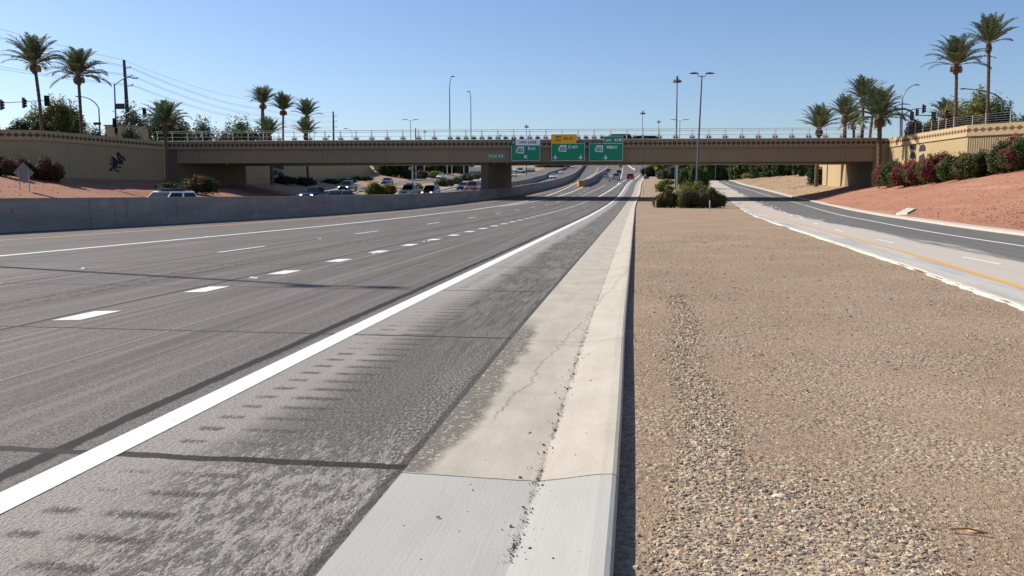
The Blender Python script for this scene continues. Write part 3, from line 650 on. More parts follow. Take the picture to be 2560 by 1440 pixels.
# crane-like petroglyph, drawn in crop pixels (x right, y up)
def bird():
    f=lambda x,y:((x-1440)/5.333,(690-y)/5.333)
    S=[]
    S+=stroke([f(1580,500),f(1562,470),f(1562,445),f(1580,435),f(1595,450),f(1605,475),f(1612,500)],4.5)          # head outline
    S.append(ell(*f(1582,462),3.0,3.4,10))
    S+=stroke([f(1605,470),f(1640,492),f(1668,505)],4.0); S+=stroke([f(1608,500),f(1640,515),f(1664,532)],4.0)      # beak
    S+=stroke([f(1572,500),f(1590,525),f(1618,545),f(1625,560)],8)                                            # neck
    S+=stroke([f(1625,560),f(1612,578),f(1580,572)],6)
    S.append([f(1500,500),f(1535,520),f(1590,550),f(1612,565),f(1600,580),f(1560,582),f(1530,590),f(1505,600),f(1490,590),f(1510,560)])
    for k,(a,b) in enumerate((((1530,515),(1490,495)),((1520,530),(1478,515)),((1515,548),(1470,540)),((1510,570),(1460,575)),((1512,585),(1458,602)))): S+=stroke([f(*a),f(*b)],3.6)
    S.append([f(1505,600),f(1520,610),f(1480,675),f(1455,680),f(1443,668),f(1470,640)])
    S+=stroke([f(1520,595),f(1520,650),f(1535,675),f(1572,680)],5); S+=stroke([f(1545,580),f(1545,625),f(1600,630)],5)
    return S
def face_s(a,b,px):
    """distance along segment a-b where photo column px meets it"""
    best=None
    for t in np.linspace(-.2,1.2,1401):
        x=a[0]+(b[0]-a[0])*t; y=a[1]+(b[1]-a[1])*t; q=1280+F_PX*x/(y*math.cos(PITCH)-(6-CH)*math.sin(PITCH)); 
        if best is None or abs(q-px)<best[0]: best=(abs(q-px),t)
    return best[1]*math.dist(a,b),(a[0]+(b[0]-a[0])*best[1],a[1]+(b[1]-a[1])*best[1])
A,B=(-55,101.6),(-49.4,124.2); s1,pp=face_s(A,B,270); s2,pp2=face_s(A,B,312)
sc=(s2-s1)/42.0
zb=P3(290,429,pp[1]).z; zt=P3(290,381,pp[1]).z
Mb=[[(x*1.0,y*(zt-zb)/47/(sc)) for x,y in poly] for poly in bird()]
relief('bird_relief',lw,A,B,s1,zb,Mb,sc,flip=-1,depth=.07)
def foot(cx,cy,s,ln,mir):
    S=[]
    S.append([(cx+x*s*mir,cy+y*s) for x,y in [(-1,-ln),(1,-ln),(1.05,-.6),(.6,.0),(-.9,-.35)]])
    S.append([(cx+x*s*mir,cy+y*s) for x,y in [(-1.1,.35),(1.1,.35),(1.05,.9),(.4,1.3),(-.4,1.25),(-1.0,.8)]])
    for k,(x,w,h) in enumerate(((-.8,.26,.85),(-.25,.2,.55),(.2,.16,.45),(.6,.14,.4),(.95,.12,.38))): S.append(ell(cx+x*s*mir,cy+s*(2.1+(.15 if k==0 else 0)),w*s,h*s,10))
    return S
A,B=(50.55,116.4),(49.3,94.0)
s1,pp=face_s(A,B,2305); z1=P3(2305,384,pp[1]).z; relief('footprint_relief',rwl,A,B,s1,z1,foot(0,0,1,3.6,1),.85,flip=-1)
s1,pp=face_s(A,B,2282); z1=P3(2282,402,pp[1]).z; relief('footprint_relief',rwl,A,B,s1,z1,foot(0,0,1,3.0,-1),.85,flip=-1)
s1,pp=face_s((-39,200),(-41,160),704); z1=P3(704,428,pp[1]).z; relief('footprint_relief',lw2,(-39,200),(-41,160),s1,z1,foot(0,0,1,3.0,1),1.1,flip=1)
s1,pp=face_s((-39,200),(-41,160),690); relief('footprint_relief',lw2,(-39,200),(-41,160),s1,z1-1,foot(0,0,1,2.6,-1),.9,flip=1)
# ------------------------------------------------------------------ bridge
BX0,BY0=-49.2,124.0; EX_,EY_=.9971,-.0756; BLEN=99.6; BW=14.0
br=empty('road_bridge',(BX0,BY0,0),math.atan2(EY_,EX_),label='long tan concrete road bridge crossing over the freeway',cat='bridge')
def bbox(name,s0,s1,t0,t1,z0,z1,mat,parent=None,uvoff=None):
    V=[];uv=[];zb=z0 if uvoff is None else uvoff
    for t in (t0,t1):
        for s_ in (s0,s1):
            for z in (z0,z1): V.append((s_,t,z)); uv.append((s_,z-zb))
    F=[(0,2,3,1),(4,5,7,6),(1,3,7,5),(0,4,6,2),(0,1,5,4),(2,6,7,3)]
    return np_mesh(name,V,F,mat,parent=parent or br,uv=uv)
SOF=5.86
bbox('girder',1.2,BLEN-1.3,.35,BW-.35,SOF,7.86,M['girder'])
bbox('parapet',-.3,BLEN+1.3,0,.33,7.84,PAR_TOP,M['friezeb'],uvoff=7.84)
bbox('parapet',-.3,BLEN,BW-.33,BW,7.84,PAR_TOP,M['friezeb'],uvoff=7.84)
bbox('deck',0,BLEN,.34,BW-.34,7.865,8.02,M['concrete'])
bbox('ledge',-.3,BLEN,-.07,-.002,7.80,7.93,M['girder'])
bbox('ledge',-.3,BLEN,-.06,-.002,8.78,PAR_TOP+.02,M['girder'])
bbox('edge_beam',1.2,BLEN-1.3,.05,.34,7.74,7.835,M['girder'])
# abutments
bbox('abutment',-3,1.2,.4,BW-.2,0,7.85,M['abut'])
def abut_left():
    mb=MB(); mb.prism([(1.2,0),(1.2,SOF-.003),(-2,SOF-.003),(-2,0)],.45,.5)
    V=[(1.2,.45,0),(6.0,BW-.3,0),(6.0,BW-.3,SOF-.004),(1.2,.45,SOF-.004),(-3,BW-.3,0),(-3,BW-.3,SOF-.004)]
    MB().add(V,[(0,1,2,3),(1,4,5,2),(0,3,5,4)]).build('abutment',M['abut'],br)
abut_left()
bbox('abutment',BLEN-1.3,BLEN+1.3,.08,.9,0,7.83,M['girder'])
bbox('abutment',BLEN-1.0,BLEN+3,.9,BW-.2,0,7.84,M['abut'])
# soffit lamps (small hanging under-bridge fixtures)
for s_ in (44.0,46.8,48.6,26,8.5,86): MB().box((s_,.5,SOF-.18),(.22,.3,.34)).build('soffit_lamp',M['galvdk'],br,bevel=.03)
# pier: wall pier following the road direction, battered
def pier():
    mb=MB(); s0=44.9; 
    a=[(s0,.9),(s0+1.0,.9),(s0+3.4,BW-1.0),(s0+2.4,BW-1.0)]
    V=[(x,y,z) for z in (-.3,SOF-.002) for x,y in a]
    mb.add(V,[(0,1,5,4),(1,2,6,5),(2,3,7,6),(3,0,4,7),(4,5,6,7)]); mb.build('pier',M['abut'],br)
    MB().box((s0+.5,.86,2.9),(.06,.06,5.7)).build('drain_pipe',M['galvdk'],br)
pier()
# railing with curved tops and steel agaves
rail=empty('railing',(0,.17,PAR_TOP)); rail.parent=br
def agave_mesh():
    V=[];fc=[];g=random.Random(11)
    for k in range(14):
        a=R(8+164*k/13); L=g.uniform(.50,.66); y=g.uniform(-.12,.12)
        d=Vector((math.cos(a),0,math.sin(a))); n=Vector((-d.z,0,d.x)); b=len(V)
        base=Vector((0,y,.08)); mid=base+d*L*.45+Vector((0,0,-.02)); tip=base+d*L+Vector((0,y*1.2,.03))
        for p,w_ in ((base,.026),(mid,.032)):
            V+=[p+n*w_,p-n*w_,p+Vector((0,.03,0))]
        V.append(tip)
        fc+=[(b,b+3,b+4,b+1),(b,b+2,b+5,b+3),(b+1,b+4,b+5,b+2)]; fc+=[(b+3,b+6,b+4),(b+3,b+5,b+6),(b+4,b+6,b+5)]
    me=bpy.data.meshes.new('agave_ornament'); me.from_pydata([tuple(v) for v in V],[],fc); me.materials.append(M['agave']); return me
ag_me=agave_mesh()
def stalk_mb():
    mb=MB(); mb.tube([(0,.0,.1),(0,.0,1.15)],.018,5)
    for k in range(5):
        z=.62+k*.12; mb.tube([(-.13,0,z+.05),(0,0,z),(.13,0,z+.05)],.014,4)
    return mb
post_me=None
xs=[-1.5+2.22*k for k in range(46)]
for k,s_ in enumerate(xs):
    if s_>BLEN: break
    if post_me is None:
        p=MB().tube([(0,0,0),(0,0,1.05),(.0,-.06,1.22),(.0,-.2,1.38),(.0,-.26,1.42)],.055,6).build('post',M['railpaint'],rail); post_me=p.data
    else: p=bpy.data.objects.new('post',post_me); C.objects.link(p); p.parent=rail
    p.location=(s_,0,0)
for z,y,r_ in ((1.42,-.26,.036),(1.20,-.05,.036),(.62,0,.025),(.07,-.05,.06)):
    MB().tube([(-1.6,y,z),(BLEN-.5,y,z)],r_,6).build('rail',M['railpaint'],rail)
st_me=None
ags=[]
for k in range(46):
    s_=xs[k]
    if s_>6.5 and s_<BLEN-3: ags.append((s_,s_>20 and k%1==0))
    if s_>40 and s_<66: ags.append((s_+1.11,False))
for s_,stk in ags:
    o=bpy.data.objects.new('agave_ornament',ag_me); C.objects.link(o); o.parent=rail; o.location=(s_,.12,.1)
    if stk:
        if st_me is None: q=stalk_mb().build('stalk',M['agave'],rail); st_me=q.data
        else: q=bpy.data.objects.new('stalk',st_me); C.objects.link(q); q.parent=rail
        q.location=(s_,.1,.1)
# ------------------------------------------------------------------ signs
M['sgreen']=simple('sign_green',(.0,.27,.12),.45,0,.4,.04,2); M['swhite']=simple('sign_white',(.88,.90,.88),.45,0,.4,.03,2)
M['sorange']=simple('sign_amber',(.98,.50,.02),.45,0,.4,.03,2); M['sblack']=simple('sign_black',(.012,.012,.014),.5,0,.3,.03,2); M['sgrey']=simple('sign_back',(.30,.30,.30),.5,.4,.3,.1,2)
U=.0561
def rrect(x0,z0,x1,z1,r,corners=(1,1,1,1),n=5):
    out=[]
    for (cx,cz,a0,on) in ((x0+r,z0+r,180,corners[0]),(x1-r,z0+r,270,corners[1]),(x1-r,z1-r,0,corners[2]),(x0+r,z1-r,90,corners[3])):
        if on and r>0:
            for i in range(n+1): t=R(a0+90*i/n); out.append((cx+r*math.cos(t),cz+r*math.sin(t)))
        else: out.append((cx+(r if cx>(x0+x1)/2 else -r),cz+(r if cz>(z0+z1)/2 else -r)))
    return out
def plate(name,poly,y0,y1,mat,parent): 
    return MB().prism([(x*U,z*U) for x,z in poly],y0,y1).build(name,mat,parent)
def text(body,x,z,h,mat,parent,y=-.05,width=None,name='lettering',space=1.0,bold=.0):
    cu=bpy.data.curves.new('lettering','FONT'); cu.body=body; cu.size=1.0; cu.extrude=.004; cu.space_character=space; cu.offset=bold*2.5
    t=bpy.data.objects.new('tmp',cu); C.objects.link(t); dg=bpy.context.evaluated_depsgraph_get(); dg.update()
    me=bpy.data.meshes.new_from_object(t.evaluated_get(dg)); bpy.data.objects.remove(t); bpy.data.curves.remove(cu)
    n=len(me.vertices); co=np.zeros(n*3,dtype=np.float32); me.vertices.foreach_get('co',co); co=co.reshape(-1,3)
    x0,x1=co[:,0].min(),co[:,0].max(); z0,z1=co[:,1].min(),co[:,1].max()
    sz=h*U/(z1-z0); sx=sz if width is None else width*U/(x1-x0)
    out=np.stack([(co[:,0]-x0)*sx+x*U, y-co[:,2]-.004, (co[:,1]-z0)*sz+z*U],1)
    me.vertices.foreach_set('co',out.astype(np.float32).ravel()); me.update(); me.materials.clear(); me.materials.append(mat)
    o=bpy.data.objects.new(name,me); C.objects.link(o); o.parent=parent; return o
def sign_root(name,px,py,label,cat='road sign',gap=.22):
    # a point on the bridge's front plane at photo position px,py
    Y=120.0
    for _ in range(8):
        p=P3(px,py,Y); t=(p.x-BX0)/EX_; Y=BY0+EY_*t-gap
    p=P3(px,py,Y)
    return empty(name,p,math.atan2(EY_,EX_),label,cat)
def shield(x,z,w,h,parent):
    # outline of a state-shaped route marker
    P=[(0,.30),(0,.62),(.10,.70),(.10,.86),(.20,.86),(.20,1),(1,1),(1,0),(.62,0),(.0,.10)]
    plate('route_marker',[(x+a*w,z+b*h) for a,b in P],-.056,-.046,M['swhite'],parent)
    text('LOOP',x+.32*w,z+.84*h,.10*h,M['sblack'],parent,-.058,width=.5*w); text('202',x+.10*w,z+.17*h,.56*h,M['sblack'],parent,-.058,width=.82*w,bold=.012)
def arrow(cx,cz,s,ang,parent):
    P=[(-.13,.95),(.13,.95),(.13,.40),(.62,.52),(0,-.02),(-.62,.52),(-.13,.40)]
    c,sn=math.cos(ang),math.sin(ang)
    plate('arrow',[(cx+s*(x*c-(z-.45)*sn),cz+s*(x*sn+(z-.45)*c)) for x,z in P],-.056,-.046,M['swhite'],parent)
def green_panel(w,h,parent,r=3.2,cor=(1,1,1,1)):
    plate('border',rrect(0,0,w,h,r,cor),-.035,0,M['swhite'],parent)
    plate('panel',rrect(.85,.85,w-.85,h-.85,r-.7,cor),-.045,-.030,M['sgreen'],parent)
def brackets(w,h,parent):
    mb=MB()
    for x in (w*.15,w*.5,w*.85): mb.box((x*U,.1,h*U*.5),(.08,.2,h*U*.9))
    mb.build('bracket',M['galvdk'],parent)
s=sign_root('guide_sign',1278.3,402.3,'green guide sign with white HOV LANE strip, leftmost big panel on the bridge')
green_panel(71,38.5,s,cor=(1,1,0,0)); brackets(71,50,s)
plate('header_panel',rrect(0,37.8,71,53,2.5,(0,0,1,1)),-.05,0,M['swhite'],s)
plate('symbol_panel',rrect(.2,37.9,10.2,52.9,0.01,(0,0,0,0)),-.058,-.04,M['sblack'],s)
for k,(a,m_) in enumerate(((1,M['swhite']),(.55,M['sblack']))): plate('diamond',[(5.2,45.4-5.6*a),(5.2+2.9*a,45.4),(5.2,45.4+5.6*a),(5.2-2.9*a,45.4)],-.066-.006*k,-.05,m_,s)
text('HOV LANE',20.5,42.2,6.0,M['sblack'],s,-.056,width=41,space=1.12,bold=.012)
shield(11.8,18,19.5,16.5,s); text('E',42,26.5,7.2,M['swhite'],s,bold=.012); text('AST',47.2,26.5,6.0,M['swhite'],s,width=13,bold=.012); arrow(35.5,9.8,10.5,R(218)+math.pi*0,s)
s=sign_root('guide_sign',1378.2,402.0,'green 202 EAST guide sign with two down arrows and amber LEFT EXIT tab')
green_panel(82.5,42.5,s,cor=(1,1,1,0)); brackets(82,60,s)
plate('tab_panel',rrect(-.6,42.0,61.5,64,1.4,(0,0,1,1)),-.05,0,M['sorange'],s)
text('LEFT',10,55.5,5,M['sblack'],s,-.056,width=15,bold=.01); text('EXIT',10,47.2,5,M['sblack'],s,-.056,width=13.5,bold=.01); text('61 C',31,50.6,7,M['sblack'],s,-.056,width=20.5,bold=.012)
shield(17.6,21.8,19.3,16.2,s); text('E',42.4,30.2,7.2,M['swhite'],s,bold=.012); text('AST',49,30.2,6.2,M['swhite'],s,width=16,bold=.012); arrow(10,8.3,10.5,0,s); arrow(72,8.3,10.5,0,s)
s=sign_root('guide_sign',1472.3,402.6,'green 202 WEST guide sign with one down arrow and green EXIT 61B tab')
green_panel(82.5,42.8,s,cor=(1,1,0,1)); brackets(82,56,s)
plate('tab_panel',rrect(36.2,42.2,82.5,60,1.6,(0,0,1,1)),-.034,0,M['swhite'],s); plate('tab_panel',rrect(37,43,81.7,59.2,1,(0,0,1,1)),-.044,-.03,M['sgreen'],s)
text('EXIT',41,47.6,5,M['swhite'],s,-.05,width=14,bold=.01); text('61B',61.5,47.6,7.2,M['swhite'],s,-.05,width=17.5,bold=.012)
shield(14.8,21.5,19.2,16.2,s); text('W',41.5,29.5,7.8,M['swhite'],s,bold=.014); text('EST',51.8,29.5,6.6,M['swhite'],s,width=17.5,bold=.012); arrow(40.8,8.2,10.5,0,s)
s=sign_root('street_name_sign',1221,395.7,'small green Frye Rd name sign fixed to the girder above the pier',gap=-.2)
plate('border',rrect(0,0,39.5,9.5,.3),-.02,0,M['swhite'],s); plate('panel',rrect(.5,.5,39,9,.2),-.028,-.015,M['sgreen'],s); text('Frye Rd',3.2,1.5,6.4,M['swhite'],s,-.03,width=33,bold=.01)
# ------------------------------------------------------------------ foliage
def leaf_cloud(clumps,n,size,seed,elong=1.6,shell=.55):
    """random small quads spread through ellipsoid clumps (cx,cy,cz,rx,ry,rz)"""
    g=np.random.default_rng(seed); cl=np.array(clumps,float); vol=(cl[:,3]*cl[:,4]*cl[:,5])**.8; idx=g.choice(len(cl),n,p=vol/vol.sum()); c=cl[idx]
    d=g.normal(size=(n,3)); d/=np.linalg.norm(d,axis=1,keepdims=True); r=g.uniform(shell**2.2,1.0,n)**(1/2.2)*(1+g.normal(size=n)*.07)
    # uneven surface
    r*=1+.24*np.sin(d[:,0]*5+c[:,0]*3)*np.sin(d[:,1]*5+c[:,1])*1.2+.1*np.sin(d[:,2]*7+idx)
    p=c[:,:3]+d*r[:,None]*c[:,3:6]
    a=g.normal(size=(n,3)); a/=np.linalg.norm(a,axis=1,keepdims=True); b=np.cross(a,d+g.normal(size=(n,3))*.5); b/=np.linalg.norm(b,axis=1,keepdims=True)+1e-9
    s=size*g.uniform(.6,1.3,n)[:,None]; A=a*s*elong*.5; B=b*s*.5
    V=np.stack([p-A,p+B*.9,p+A,p-B*.9],1).reshape(-1,3); Fc=np.arange(4*n).reshape(-1,4); return V,Fc,p
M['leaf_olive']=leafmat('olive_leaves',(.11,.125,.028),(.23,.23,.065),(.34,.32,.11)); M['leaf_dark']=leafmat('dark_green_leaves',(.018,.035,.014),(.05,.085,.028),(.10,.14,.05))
M['leaf_mix']=leafmat('dull_olive_leaves',(.05,.065,.018),(.10,.125,.04),(.18,.19,.075)); M['leaf_green']=leafmat('green_leaves',(.035,.07,.015),(.09,.15,.035),(.17,.23,.07)); M['leaf_grey']=leafmat('grey_green_leaves',(.06,.075,.045),(.13,.15,.09),(.22,.24,.15))
M['leaf_bright']=leafmat('bright_leaves',(.09,.12,.02),(.20,.24,.04),(.32,.36,.08)); M['leaf_palm']=leafmat('palm_leaflets',(.055,.078,.035),(.12,.15,.075),(.23,.26,.15),.5,.15)
M['leaf_dry']=leafmat('dry_leaves',(.16,.09,.04),(.28,.17,.08),(.38,.26,.13)); M['flower']=leafmat('magenta_flowers',(.36,.01,.08),(.62,.025,.14),(.75,.07,.22),.6,.3); M['flower_deep']=leafmat('deep_red_flowers',(.17,.008,.035),(.30,.02,.06),(.40,.04,.09),.6,.15); M['flower_dull']=leafmat('dusky_red_flowers',(.14,.03,.035),(.24,.06,.06),(.30,.10,.09),.6,.2)
M['flower_or']=leafmat('orange_blossom',(.30,.09,.03),(.45,.16,.06),(.5,.25,.1),.6,.2)
M['bark']=simple('bark',(.10,.07,.05),.95,0,.1,.35,9,.4); M['palmbark']=simple('palm_bark',(.115,.08,.06),.95,0,.1,.45,14,.6)
M['fruit']=simple('date_fruit',(.30,.16,.05),.7,0,.2,.4,12,.4); M['bag']=simple('fruit_bag',(.22,.15,.10),.8,0,.2,.4,9,.4)
def bush(name,loc,clumps,n,size,leaf,label,cat='shrub',group=None,seed=1,flowers=None,stem=True,trunk_h=0):
    r=empty(name,loc,label=label,cat=cat,group=group)
    V,Fc,_=leaf_cloud(clumps,int(n*1.35),size*1.15,seed); np_mesh('leaves' if not trunk_h else 'crown',V,Fc,M[leaf],parent=r)
    if flowers:
        mt,cl,fn,fs=flowers; V,Fc,_=leaf_cloud(cl,fn,fs,seed+50,1.1,.86); np_mesh('flowers',V,Fc,M[mt],parent=r)
    g=random.Random(seed); mb=MB()
    if trunk_h:
        cx=sum(c[0] for c in clumps)/len(clumps)
        mb.tube([(0,0,-.3),(.1,0,trunk_h*.5),(cx*.3,0,trunk_h)],[.22,.17,.13],7)
        for c in clumps: mb.tube([(.05,0,trunk_h*.6),(c[0]*.5,c[1]*.5,(trunk_h+c[2])*.5),(c[0],c[1],c[2])],[.12,.08,.03],5)
        mb.build('trunk',M['bark'],r)
    elif stem:
        for c in clumps[:6]:
            mb.tube([(c[0]*.3,c[1]*.3,-.1),(c[0],c[1],c[2])],[.05,.02],5)
        mb.build('stem',M['bark'],r)
    return r
def zg(X,Y):
    """height of the built ground"""
    if X<LO(Y): 
        return slopez(Y,LO(Y)-X,kL(Y)) if X>WL(Y) else plateau(Y)
    xr=RK(min(Y,260)) if Y<=260 else KO(Y)+14
    if X>xr: return slopez(Y,X-xr,kR(Y)) if X<WR(Y) else plateau(Y)
    return float(prof(Y))-.04
def at(px,Y,py=None):
    """ground position at photo column px and distance Y"""
    X=(px-1280)/F_PX*(Y*math.cos(PITCH)); 
    for _ in range(4):
        z=zg(X,Y); X=(px-1280)/F_PX*(Y*math.cos(PITCH)-(z-CH)*math.sin(PITCH))
    return (X,Y,zg(X,Y))
def blob(px0,px1,pyt,Y,base=None,k=5,seed=0,py_b=None,dep=.8):
    """clumps filling photo columns px0..px1 up to row pyt, standing on the ground at distance Y"""
    c=at((px0+px1)/2,Y); w_=(px1-px0)/F_PX*Y; zt=P3(px0,pyt,Y).z; zb=c[2] if base is None else base; h=max(.6,zt-zb); g=random.Random(seed)
    out=[]
    for i in range(k):
        x=(-.5+(i+.5)/k)*w_*.86; hh=h*g.uniform(.78,1.08)*(1-.3*abs(x/(w_*.5))**2)
        rx=w_/k*g.uniform(1.0,1.45); rz=hh*.5
        out.append((x,g.uniform(-.5,.5)*w_*.3*dep,rz*1.0,rx,max(rx*dep,.4),rz*1.02))
    out.append((0,0,h*.55,w_*.22,w_*.22*dep,h*.46))
    return (c[0],c[1],zb),out
def bl(name,px0,px1,pyt,Y,n,size,leaf,label,k=5,seed=0,cat='shrub',group=None,fl=None,base=None,trunk=False,lift=0,dep=.8):
    loc,cl=blob(px0,px1,pyt,Y,base,k,seed,dep=dep)
    if trunk: 
        h=max(c[2]+c[5] for c in cl); cl=[(c[0],c[1],h*.36+c[2]*.62,c[3],c[4],max(.5,c[5]*.66)) for c in cl]
    f=None
    if fl:
        mt,frac,fn,fs=fl; g=random.Random(seed+9); sel=[c for c in cl if g.random()<frac] or cl[:1]
        f=(mt,[(c[0]+.1,c[1]-.25,c[2]+.12*c[5],c[3]*.95,c[4]*.9,c[5]*.95) for c in sel],fn,fs)
    return bush(name,loc,cl,n,size,leaf,label,cat,group,seed+1,f,trunk_h=(max(c[2]+c[5] for c in cl)*.5 if trunk else 0))
# the island bushes in front of the bridge
g1='flowering shrubs in the gravel island before the bridge'
bl('oleander_shrub',1636,1708,478,88,6500,.10,'leaf_mix','dull green shrub at the left of the island clump before the bridge',6,21,group=g1,fl=('flower_dull',.4,500,.07))
bl('bougainvillea',1694,1764,476,87,6500,.10,'leaf_mix','dusky red flowered shrub in the middle of the island clump before the bridge',6,22,group=g1,fl=('flower_dull',.5,1000,.08))
bl('oleander_shrub',1745,1812,471,87.5,6500,.10,'leaf_mix','dark green shrub at the right of the island clump, behind the pale stake',6,23,group=g1,fl=('flower_dull',.3,450,.07))
bl('shrub',1690,1790,455,96,5500,.11,'leaf_olive','taller olive green shrub around the foot of the tall twin lamp pole',6,24,group=g1)
bl('shrub',1643,1668,452,150,1200,.15,'leaf_bright','small yellow green shrub on the island beyond the bridge, left of the thin grey pole',3,25)
bl('shrub',1668,1684,463,150,500,.13,'leaf_olive','tiny olive shrub beside the thin grey pole beyond the bridge',2,26)
bl('shade_tree',1697,1772,414,165,7500,.22,'leaf_green','large rounded green tree on the island just beyond the bridge',7,27,'tree')
bl('shrub',1650,1682,447,190,1200,.17,'leaf_bright','low yellow green bush on the island left of the large rounded tree',3,28)
# vegetation beyond the bridge on the right
gt='trees massed beyond the bridge right of the freeway'
for k,(a,b,t,Y,lf,lab) in enumerate(((1618,1664,424,300,'leaf_dark','dark green tree behind the end barrier, beyond the freeway kerb'),(1636,1700,411,330,'leaf_green','mid green tree behind the orange sign beyond the kerb'),(1655,1712,432,250,'leaf_grey','grey green tree behind the thin pole, left of the rounded tree'),
    (1745,1800,408,232,'leaf_green','green tree right of the tall twin lamp pole, far beyond the bridge'),(1782,1850,412,236,'leaf_dark','dark tree behind the second orange sign'),(1835,1905,411,226,'leaf_green','green tree above the end of the ramp'),
    (1890,1960,405,212,'leaf_green','bright green tree in the middle of the far tree line at right'),(1945,2010,408,196,'leaf_dark','dark tree on top of the dry slope at right'),(1995,2062,400,184,'leaf_dark','dark tree behind the palm trunk at the right abutment'),(2062,2120,398,210,'leaf_green','green tree hidden mostly behind the right abutment wall'))):
    bl('shade_tree',a-10,b+10,t-12,Y,6500,.36,lf,lab,6,40+k,'tree',gt)
bl('shrub',1858,1912,431,215,1800,.22,'leaf_olive','olive bush on the dry slope where the ramp ends',4,60)
bl('shrub',1905,1950,425,205,1500,.22,'leaf_dark','darker bush beside the olive one on the dry slope',4,61)
bl('shrub',2021,2060,414,147,2600,.16,'leaf_dark','dark bush between the palm trunk and the bright abutment wall',4,62)
# far hedge right, reading as one mass
def mass(name,items,leaf,n,size,seed,label):
    cl=[]
    for (px0,px1,pyt,Y) in items: 
        l,c=blob(px0,px1,pyt,Y,None,6,seed+int(px0)); cl+=[(l[0]+x,l[1]+y,l[2]+z,a,b,d) for x,y,z,a,b,d in c]
    V,Fc,_=leaf_cloud(cl,n,size,seed); o=np_mesh(name,V,Fc,M[leaf]); o['kind']='stuff'; return tag(o,label,'woodland')
mass('far_woodland',[(1625,1720,402,310),(1690,1830,398,300),(1820,1960,398,250),(1940,2100,396,380)],'leaf_dark',26000,.6,70,'distant green wood behind the trees beyond the right of the bridge')
mass('far_woodland',[(940,1050,396,270),(1030,1140,398,310),(1130,1180,404,350),(1345,1430,412,520)],'leaf_dark',22000,.65,71,'distant green wood behind the frontage road under the left of the bridge')
# under and beyond the left span
gl='shrubs and trees beyond the left span'
bl('shade_tree',945,1030,385,232,9000,.28,'leaf_dark','large dark tree just beyond the end of the shaded wall',6,80,'tree',gl)
bl('shade_tree',1045,1100,400,330,5200,.42,'leaf_green','tree behind the reddish shrubs beyond the left span',5,81,'tree',gl)
bl('shade_tree',1095,1145,398,330,5200,.42,'leaf_green','tree behind the bright green bush beyond the left span',5,82,'tree',gl)
bl('shade_tree',1140,1180,402,340,5200,.42,'leaf_dark','tree left of the far pale overpass',5,83,'tree',gl)
bl('shrub',1007,1045,433,235,1700,.2,'leaf_dark','dark reddish shrub on the slope above the blue car',4,84,group=gl,fl=('flower_dull',.6,600,.14))
bl('shrub',1038,1068,427,245,1700,.2,'leaf_dark','reddish shrub beside the bright green bush',4,85,group=gl,fl=('flower_dull',.7,1300,.12))
bl('shrub',1064,1106,427,262,2400,.2,'leaf_bright','bright yellow green bush on the far slope',4,86,group=gl)
bl('shrub',914,960,455,136,3200,.13,'leaf_bright','green bush at the near tip of the gravel berm',4,87,group=gl)
bl('shrub',950,990,461,137,2600,.13,'leaf_olive','olive bush right of the green bush on the berm tip',4,88,group=gl)
bl('shrub',1035,1053,454,152,900,.13,'leaf_olive','small upright olive bush beside the grey lamp pole',2,89,group=gl)
bl('shrub',1086,1135,444,178,3000,.16,'leaf_grey','long grey green bush on the berm, behind the white patrol car',5,90,group=gl)
bl('shrub',1130,1152,442,195,1200,.17,'leaf_grey','grey green bush right of the long one on the berm',3,91,group=gl)
bl('shrub',1150,1182,434,225,1700,.2,'leaf_grey','grey green bush on the berm left of the far overpass',4,92,group=gl)
bl('shrub',1178,1211,433,250,1700,.22,'leaf_grey','grey green bush on the berm directly left of the pier',4,93,group=gl)
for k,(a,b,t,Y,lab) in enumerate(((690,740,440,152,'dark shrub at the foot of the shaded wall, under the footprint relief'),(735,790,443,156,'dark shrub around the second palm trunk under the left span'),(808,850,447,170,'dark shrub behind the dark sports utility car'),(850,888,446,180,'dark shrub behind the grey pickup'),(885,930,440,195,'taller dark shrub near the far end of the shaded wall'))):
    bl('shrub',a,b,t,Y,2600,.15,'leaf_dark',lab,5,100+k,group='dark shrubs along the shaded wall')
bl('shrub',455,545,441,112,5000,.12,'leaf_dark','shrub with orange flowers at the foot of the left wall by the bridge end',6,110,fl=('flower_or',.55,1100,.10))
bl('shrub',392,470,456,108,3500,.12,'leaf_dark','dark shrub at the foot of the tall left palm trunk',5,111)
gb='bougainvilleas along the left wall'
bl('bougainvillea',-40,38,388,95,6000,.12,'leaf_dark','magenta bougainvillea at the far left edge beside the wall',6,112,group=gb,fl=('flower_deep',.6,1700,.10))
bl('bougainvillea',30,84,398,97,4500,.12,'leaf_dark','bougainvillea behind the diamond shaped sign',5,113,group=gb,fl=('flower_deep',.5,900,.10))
bl('bougainvillea',82,160,399,97.5,6000,.12,'leaf_dark','magenta topped bougainvillea right of the diamond shaped sign',6,114,group=gb,fl=('flower_deep',.6,1600,.10))
